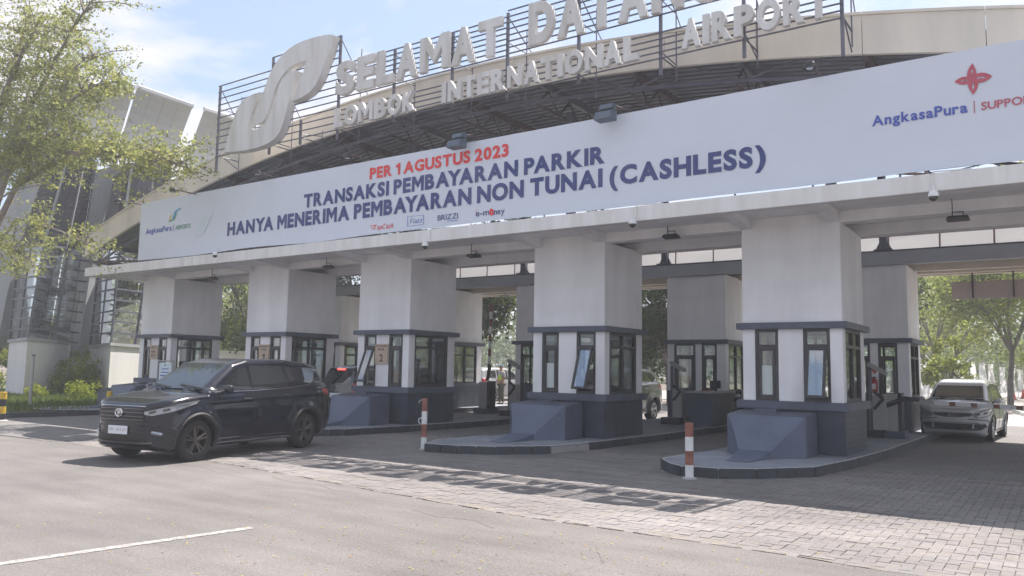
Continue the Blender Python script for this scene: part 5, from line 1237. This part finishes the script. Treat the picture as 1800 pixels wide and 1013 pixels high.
def tree(x, y, h, r, label, m, leaf=.2, n=260, per=60, group=None, trunk_h=.35, seed=0, zs=.75, tr=.22, nm='tree', gap=.0):
    rnd = random.Random(seed+11); t = thing(nm, label, 'tree', (x, y, 0), 0, group)
    mb = MB(); th = h*trunk_h; lean = Vector((rnd.uniform(-.5, .5), rnd.uniform(-.5, .5), 0)); topc = Vector((x, y, th))+lean
    mb.path([(x, y, -.05), tuple(Vector((x, y, th*.5))+lean*.3), tuple(topc)], tr, 9, tr*.7)
    C = []; cc = Vector((x, y, th+(h-th)*.5))
    lobes = []
    for k in range(rnd.randint(8, 11)):
        a = 6.283*k/9+rnd.uniform(-.4, .4); rr = r*rnd.uniform(.3, .85); zz = th+(h-th)*rnd.uniform(.05, .85); e = Vector((x+math.cos(a)*rr, y+math.sin(a)*rr, zz)); mid = topc.lerp(e, .5)+Vector((0, 0, rnd.uniform(.1, .5)))
        mb.path([tuple(topc), tuple(mid), tuple(e)], tr*.45, 6, .03); lobes.append((e, r*rnd.uniform(.28, .5)))
        for q in range(3):
            e2 = e+Vector((rnd.uniform(-1, 1), rnd.uniform(-1, 1), rnd.uniform(-.5, .8)))*r*.3; mb.path([tuple(mid), tuple(e2)], .05, 5, .015)
    for k in range(n):
        e, lr = rnd.choice(lobes); d = Vector((rnd.gauss(0, 1), rnd.gauss(0, 1), rnd.gauss(0, .75))).normalized()*lr*rnd.uniform(.55, 1.05); p = e+d
        if noise.noise(p*.9)+.35 < gap: continue
        C.append(tuple(p))
    mb.build('trunk', BARK, t, smooth=True); leaves_mesh('crown', C, (r*.065, r*.065, r*.05), per, leaf, m, t, seed=seed+5); return t
# the big tree overhanging from the left
t = thing('tree', 'big sunlit tree with arching branches overhanging from the left frame edge', 'tree', (-32.2, 12, 0))
mb = MB(); mb.path([(-32.2, 12, -.1), (-32.0, 12, 2), (-31.6, 12.1, 4)], .38, 10, .3); C = []
limbs = [[(-31.6, 12.1, 4), (-31, 12, 7.2), (-28.4, 12.2, 10.2), (-25.6, 12.1, 12.3), (-24.2, 12, 12.9)], [(-31.6, 12.1, 5), (-29.5, 11.9, 7.9), (-26.5, 11.8, 9.3), (-23.8, 11.9, 9.9), (-22.4, 12, 9.8)],
         [(-31.6, 12.1, 4.6), (-28.5, 12, 7.4), (-25, 11.9, 8.0), (-21.6, 12, 7.4), (-19.2, 12, 6.9)], [(-31.6, 12.1, 4.2), (-29.0, 12.3, 6.4), (-26, 12.3, 5.7), (-23.6, 12.2, 5.0), (-22.8, 12.2, 4.8)],
         [(-31.6, 12.1, 4.8), (-30.4, 12.4, 8), (-29.3, 12.5, 11), (-28.4, 12.5, 13.2)], [(-31.6, 12.1, 3.9), (-30.3, 11.8, 5), (-28.6, 11.7, 5.4), (-27.2, 11.7, 5.0)], [(-31.6, 12.1, 4.4), (-29.5, 11.6, 6.8), (-27, 11.4, 7.0), (-24.4, 11.4, 6.9)]]
limbs += [[(-31.6, 12, 5), (-30.6, 12, 9), (-29.8, 12.2, 12.2), (-29, 12.2, 13.8)], [(-30, 12, 7.5), (-28.2, 12.4, 9.2), (-26.5, 12.5, 10.9), (-24.8, 12.4, 11.3)], [(-30.5, 12, 6), (-28.6, 11.8, 8.0), (-26.2, 11.7, 8.6), (-24.2, 11.7, 8.5)], [(-31, 12, 8), (-29.8, 11.6, 9.8), (-28.0, 11.6, 11.6), (-26.6, 11.6, 12.8)]]
rnd = random.Random(5)
dens = [.50, .58, .75, .12, .42, .55, .0, .55, .52, .40, .45]
for L_, q in zip(limbs, dens):
    mb.path(L_, .13 if q > .2 else .045, 7, .022 if q > .2 else .012)
    if q == 0: continue
    for (a, b), si in zip(zip(L_, L_[1:]), range(9)):
        a = Vector(a); b = Vector(b); ln = (b-a).length
        if si == 0: continue
        for k in range(int(ln*13*q)+1):
            s = rnd.random(); p = a.lerp(b, s); d = Vector((rnd.gauss(.25, .8), rnd.gauss(0, .7), rnd.gauss(.12, .5))); d = d.normalized()*rnd.uniform(.3, 1.4)*(1 if q > .3 else .55); e = p+d; mid = p+d*.5+Vector((0, 0, .1))
            mb.path([tuple(p), tuple(mid), tuple(e)], .026, 4, .008); C += [tuple(e), tuple(mid.lerp(e, .5))]
            for z in range(2):
                e2 = mid+Vector((rnd.gauss(.1, .45), rnd.gauss(0, .45), rnd.gauss(0, .35))); mb.path([tuple(mid), tuple(e2)], .010, 4, .004); C.append(tuple(e2))
mb.build('trunk', mat('pale_bark', (.27, .23, .20), .9, var=.3, scale=6), t, smooth=True); leaves_mesh('crown', C, (.145, .145, .075), 23, .115, LEAFN, t, .25, 3)
k = 0
for (x, y, h, r, lab) in ((-44, 34, 11, 5, 'dark tree behind the low cream wall, left'), (-37, 36, 12, 5.5, 'dark branching tree seen between the first and second booths'), (-30, 37, 11, 5, 'dark leafy tree behind the gate, seen past the second booth'),
                          (-27.5, 34.5, 8.5, 4.5, 'dense dark tree behind the guard and the raised boom'), (-21, 40, 10, 5, 'dense dark tree seen between the middle booths'), (-15.5, 36, 8.5, 4.2, 'dark tree with bare limbs seen right of the fourth booth'), (-11, 44, 9, 5, 'dark tree behind the rear booth with counter')):
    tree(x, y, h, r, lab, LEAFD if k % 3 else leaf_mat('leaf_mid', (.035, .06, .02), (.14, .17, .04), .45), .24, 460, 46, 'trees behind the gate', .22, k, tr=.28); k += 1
for (x, y, h, r, lab) in ((-7.5, 66, 14, 7, 'pale green tree beyond the rear right column'), (-2.5, 52, 12, 5.5, 'airy sunlit tree above the silver minivan'), (3.5, 47, 13, 6.5, 'spreading tree with dark shade at the right frame edge'), (.5, 74, 13, 7, 'hazy tree standing far down the exit road'), (7, 62, 15, 7, 'tall tree beyond the right verge'), (-13, 80, 14, 8, 'tall hazy tree far behind the last rear booth'), (-4.5, 40.5, 4.2, 1.7, 'small young tree on the roadside behind the minivan'), (.1, 43, 4.0, 1.6, 'small rounded young tree beside the banner flags')):
    tree(x, y, h, r, lab, LEAFB, .25 if h > 5 else .16, 420 if h > 5 else 90, 52, 'sunlit trees along the exit road', .24, k, gap=.12 if h > 5 else .1, tr=.17 if h > 5 else .06); k += 1
p = W3(352, 400, 52); tree(p.x, p.y, 17.2, 3.2, 'slender tree rising behind the tower roof panels', LEAFN, .22, 170, 36, None, .4, 77, gap=.2)
for (x, y, h, r, lab) in ((-58, 33, 9, 5, 'green tree left of the first tower'), (-66, 44, 13, 7, 'tall tree behind the first tower'), (-52, 42, 10, 6, 'tree behind the gap between the towers'), (-60, 26, 5, 3, 'low leafy tree at the left frame edge behind the plinth')):
    tree(x, y, h, r, lab, LEAFB, .26, 240, 44, 'trees behind the towers', .2, k); k += 1
def shrub(x, y, h, r, label, m, n=70, leaf=.12):
    t = thing('shrub', label, 'shrub', (x, y, .09), 0, 'shrubs by the tower plinths'); C = []; mb = MB()
    for i in range(n):
        a = random.uniform(0, 6.28); rr = r*math.sqrt(random.random()); z = .09+h*random.uniform(.08, 1)*(1-.5*(rr/r)**2); C.append((x+rr*math.cos(a), y+rr*math.sin(a), z))
        if i % 5 == 0: mb.path([(x, y, .05), C[-1]], .012, 4, .004)
    mb.build('stem', BARK, t); leaves_mesh('foliage', C, (.09, .09, .08), 26, leaf, m, t, seed=int(abs(x*10)))
LEAFS = leaf_mat('leaf_shrub', (.11, .17, .025), (.38, .40, .06), .5)
for px, d, h, r, lab in ((138, 36.5, 2.1, 1.1, 'tall yellow green shrub between the two tower plinths'), (125, 35.5, 1.5, .8, 'bushy shrub at the right side of the first plinth'), (148, 32.5, .9, .6, 'small pale shrub in the grass between the plinths'), (65, 33.2, .5, .35, 'small weed at the foot of the first plinth'), (-4, 38, 2.2, 1.3, 'green shrub left of the first plinth at the frame edge'), (160, 38, 1.6, .9, 'shrub beside the second plinth')):
    p = W3(px, 690, d); shrub(p.x, p.y, h, r, lab, LEAFS, 90 if h > 1 else 26, .14)

# ------------------------------------------------------------------ banner flags, cones, far kerb
k = 0
FL = leaf_mat('flag_cloth', (.80, .81, .83), (.82, .82, .85), .5)
for px, Y, zt_, lab in ((1627, 48, 2.6, 'nearest white banner flag beside the rear column'), (1655, 52, 2.5, 'white banner flag behind the young tree'), (1690, 56, 2.5, 'white banner flag left of the minivan roof'), (1712, 74, 2.6, 'small far banner flag beside the second tree'), (1729, 60, 2.4, 'white banner flag above the minivan roof'), (1744, 66, 2.4, 'pale banner flag right of the minivan roof'), (1764, 66, 2.2, 'blue tinted banner flag right of the minivan'), (1781, 70, 2.2, 'slim white banner flag near the right edge'), (1795, 74, 2.1, 'last white banner flag at the right edge')):
    b = at(px, 660, Y); x = b.x; t = thing('banner_flag', lab, 'banner flag', (x, Y, 0), 0, 'white banner flags along the exit road')
    mb = MB(); mb.path([(x-.25, Y, 0), (x-.25, Y, zt_), (x-.1, Y, zt_+.2), (x+.2, Y, zt_+.15)], .02, 5); mb.build('pole', GREYL, t)
    mb = MB()
    for j in range(9):
        z = .45+(zt_-.35)*j/8; wv = .05*math.sin(j*1.1+k); w_ = .36+.05*math.sin(j*.9+k)
        mb.v += [(x-.24, Y+wv, z), (x-.24+w_*.5, Y-wv-.05, z-.05), (x-.24+w_, Y+wv, z-.02)]
    for j in range(8):
        for q in (0, 1): mb.f.append((3*j+q, 3*j+q+1, 3*j+q+4, 3*j+q+3)); mb.mi.append(0)
    mb.build('cloth', FL, t, smooth=True); k += 1
for px, py, Y, lab in ((1782, 703, 66, 'orange traffic cone on the exit road right of the minivan'), (1799, 701, 70, 'orange traffic cone at the right frame edge')):
    b = at(px, py, Y); x = b.x; t = thing('traffic_cone', lab, 'traffic cone', (x, Y, 0), 0, 'traffic cones on the exit road')
    mb = MB(); mb.lathe([(.17, .03), (.03, .7), (0, .7)], (x, Y, 0), n=14); mb.build('cone', mat('cone_orange', (.65, .08, .05), .6), t); mb = MB(); mb.box(x-.22, x+.22, Y-.22, Y+.22, 0, .03); mb.build('base', BLACK, t)
kb = thing('kerb', 'pale kerb stones along the grass verge right of the minivan', 'kerb', (-1, 40, 0))
for s in poly_pts([(-.6, 32.9), (-2.0, 43), (-1.5, 60)], 1.0): kerb_stone(s, -.02, .14, .15, kb, -1, WHITE)

# distant belt of woodland closing the horizon, one mass
wd = thing('distant_woods', 'hazy distant belt of woodland closing the horizon', 'woodland', (0, 110, 0)); wd['kind'] = 'stuff'
C = []; g = random.Random(3)
for i in range(2600):
    a = R(-62+i*(96/2600)); rr = g.uniform(100, 135); hmax = 7.5+3.5*noise.noise(Vector((a*9, 0, 0)))+2*noise.noise(Vector((a*31, 0, 0)))
    C.append((math.sin(a)*rr, math.cos(a)*rr, hmax*g.random()**.8))
leaves_mesh('woodland', C, (1.3, 1.3, .9), 40, .6, leaf_mat('leaf_far', (.06, .10, .03), (.20, .25, .07), .4), wd, seed=9)['kind'] = 'stuff'
# thin air haze, added to imitate lens veil and lift the darks
hz = bpy.data.materials.new('haze'); hz.use_nodes = True; n = hz.node_tree.nodes; n.clear()
o = n.new('ShaderNodeOutputMaterial'); v = n.new('ShaderNodeVolumePrincipled'); v.inputs['Density'].default_value = HAZE; v.inputs['Color'].default_value = (.90, .93, 1, 1); v.inputs['Anisotropy'].default_value = .1
hz.node_tree.links.new(v.outputs[0], o.inputs['Volume'])
mb = MB(); mb.box(-170, 150, -70, 210, -1.1, 24); ho = mb.build('haze', hz); ho['kind'] = 'stuff'
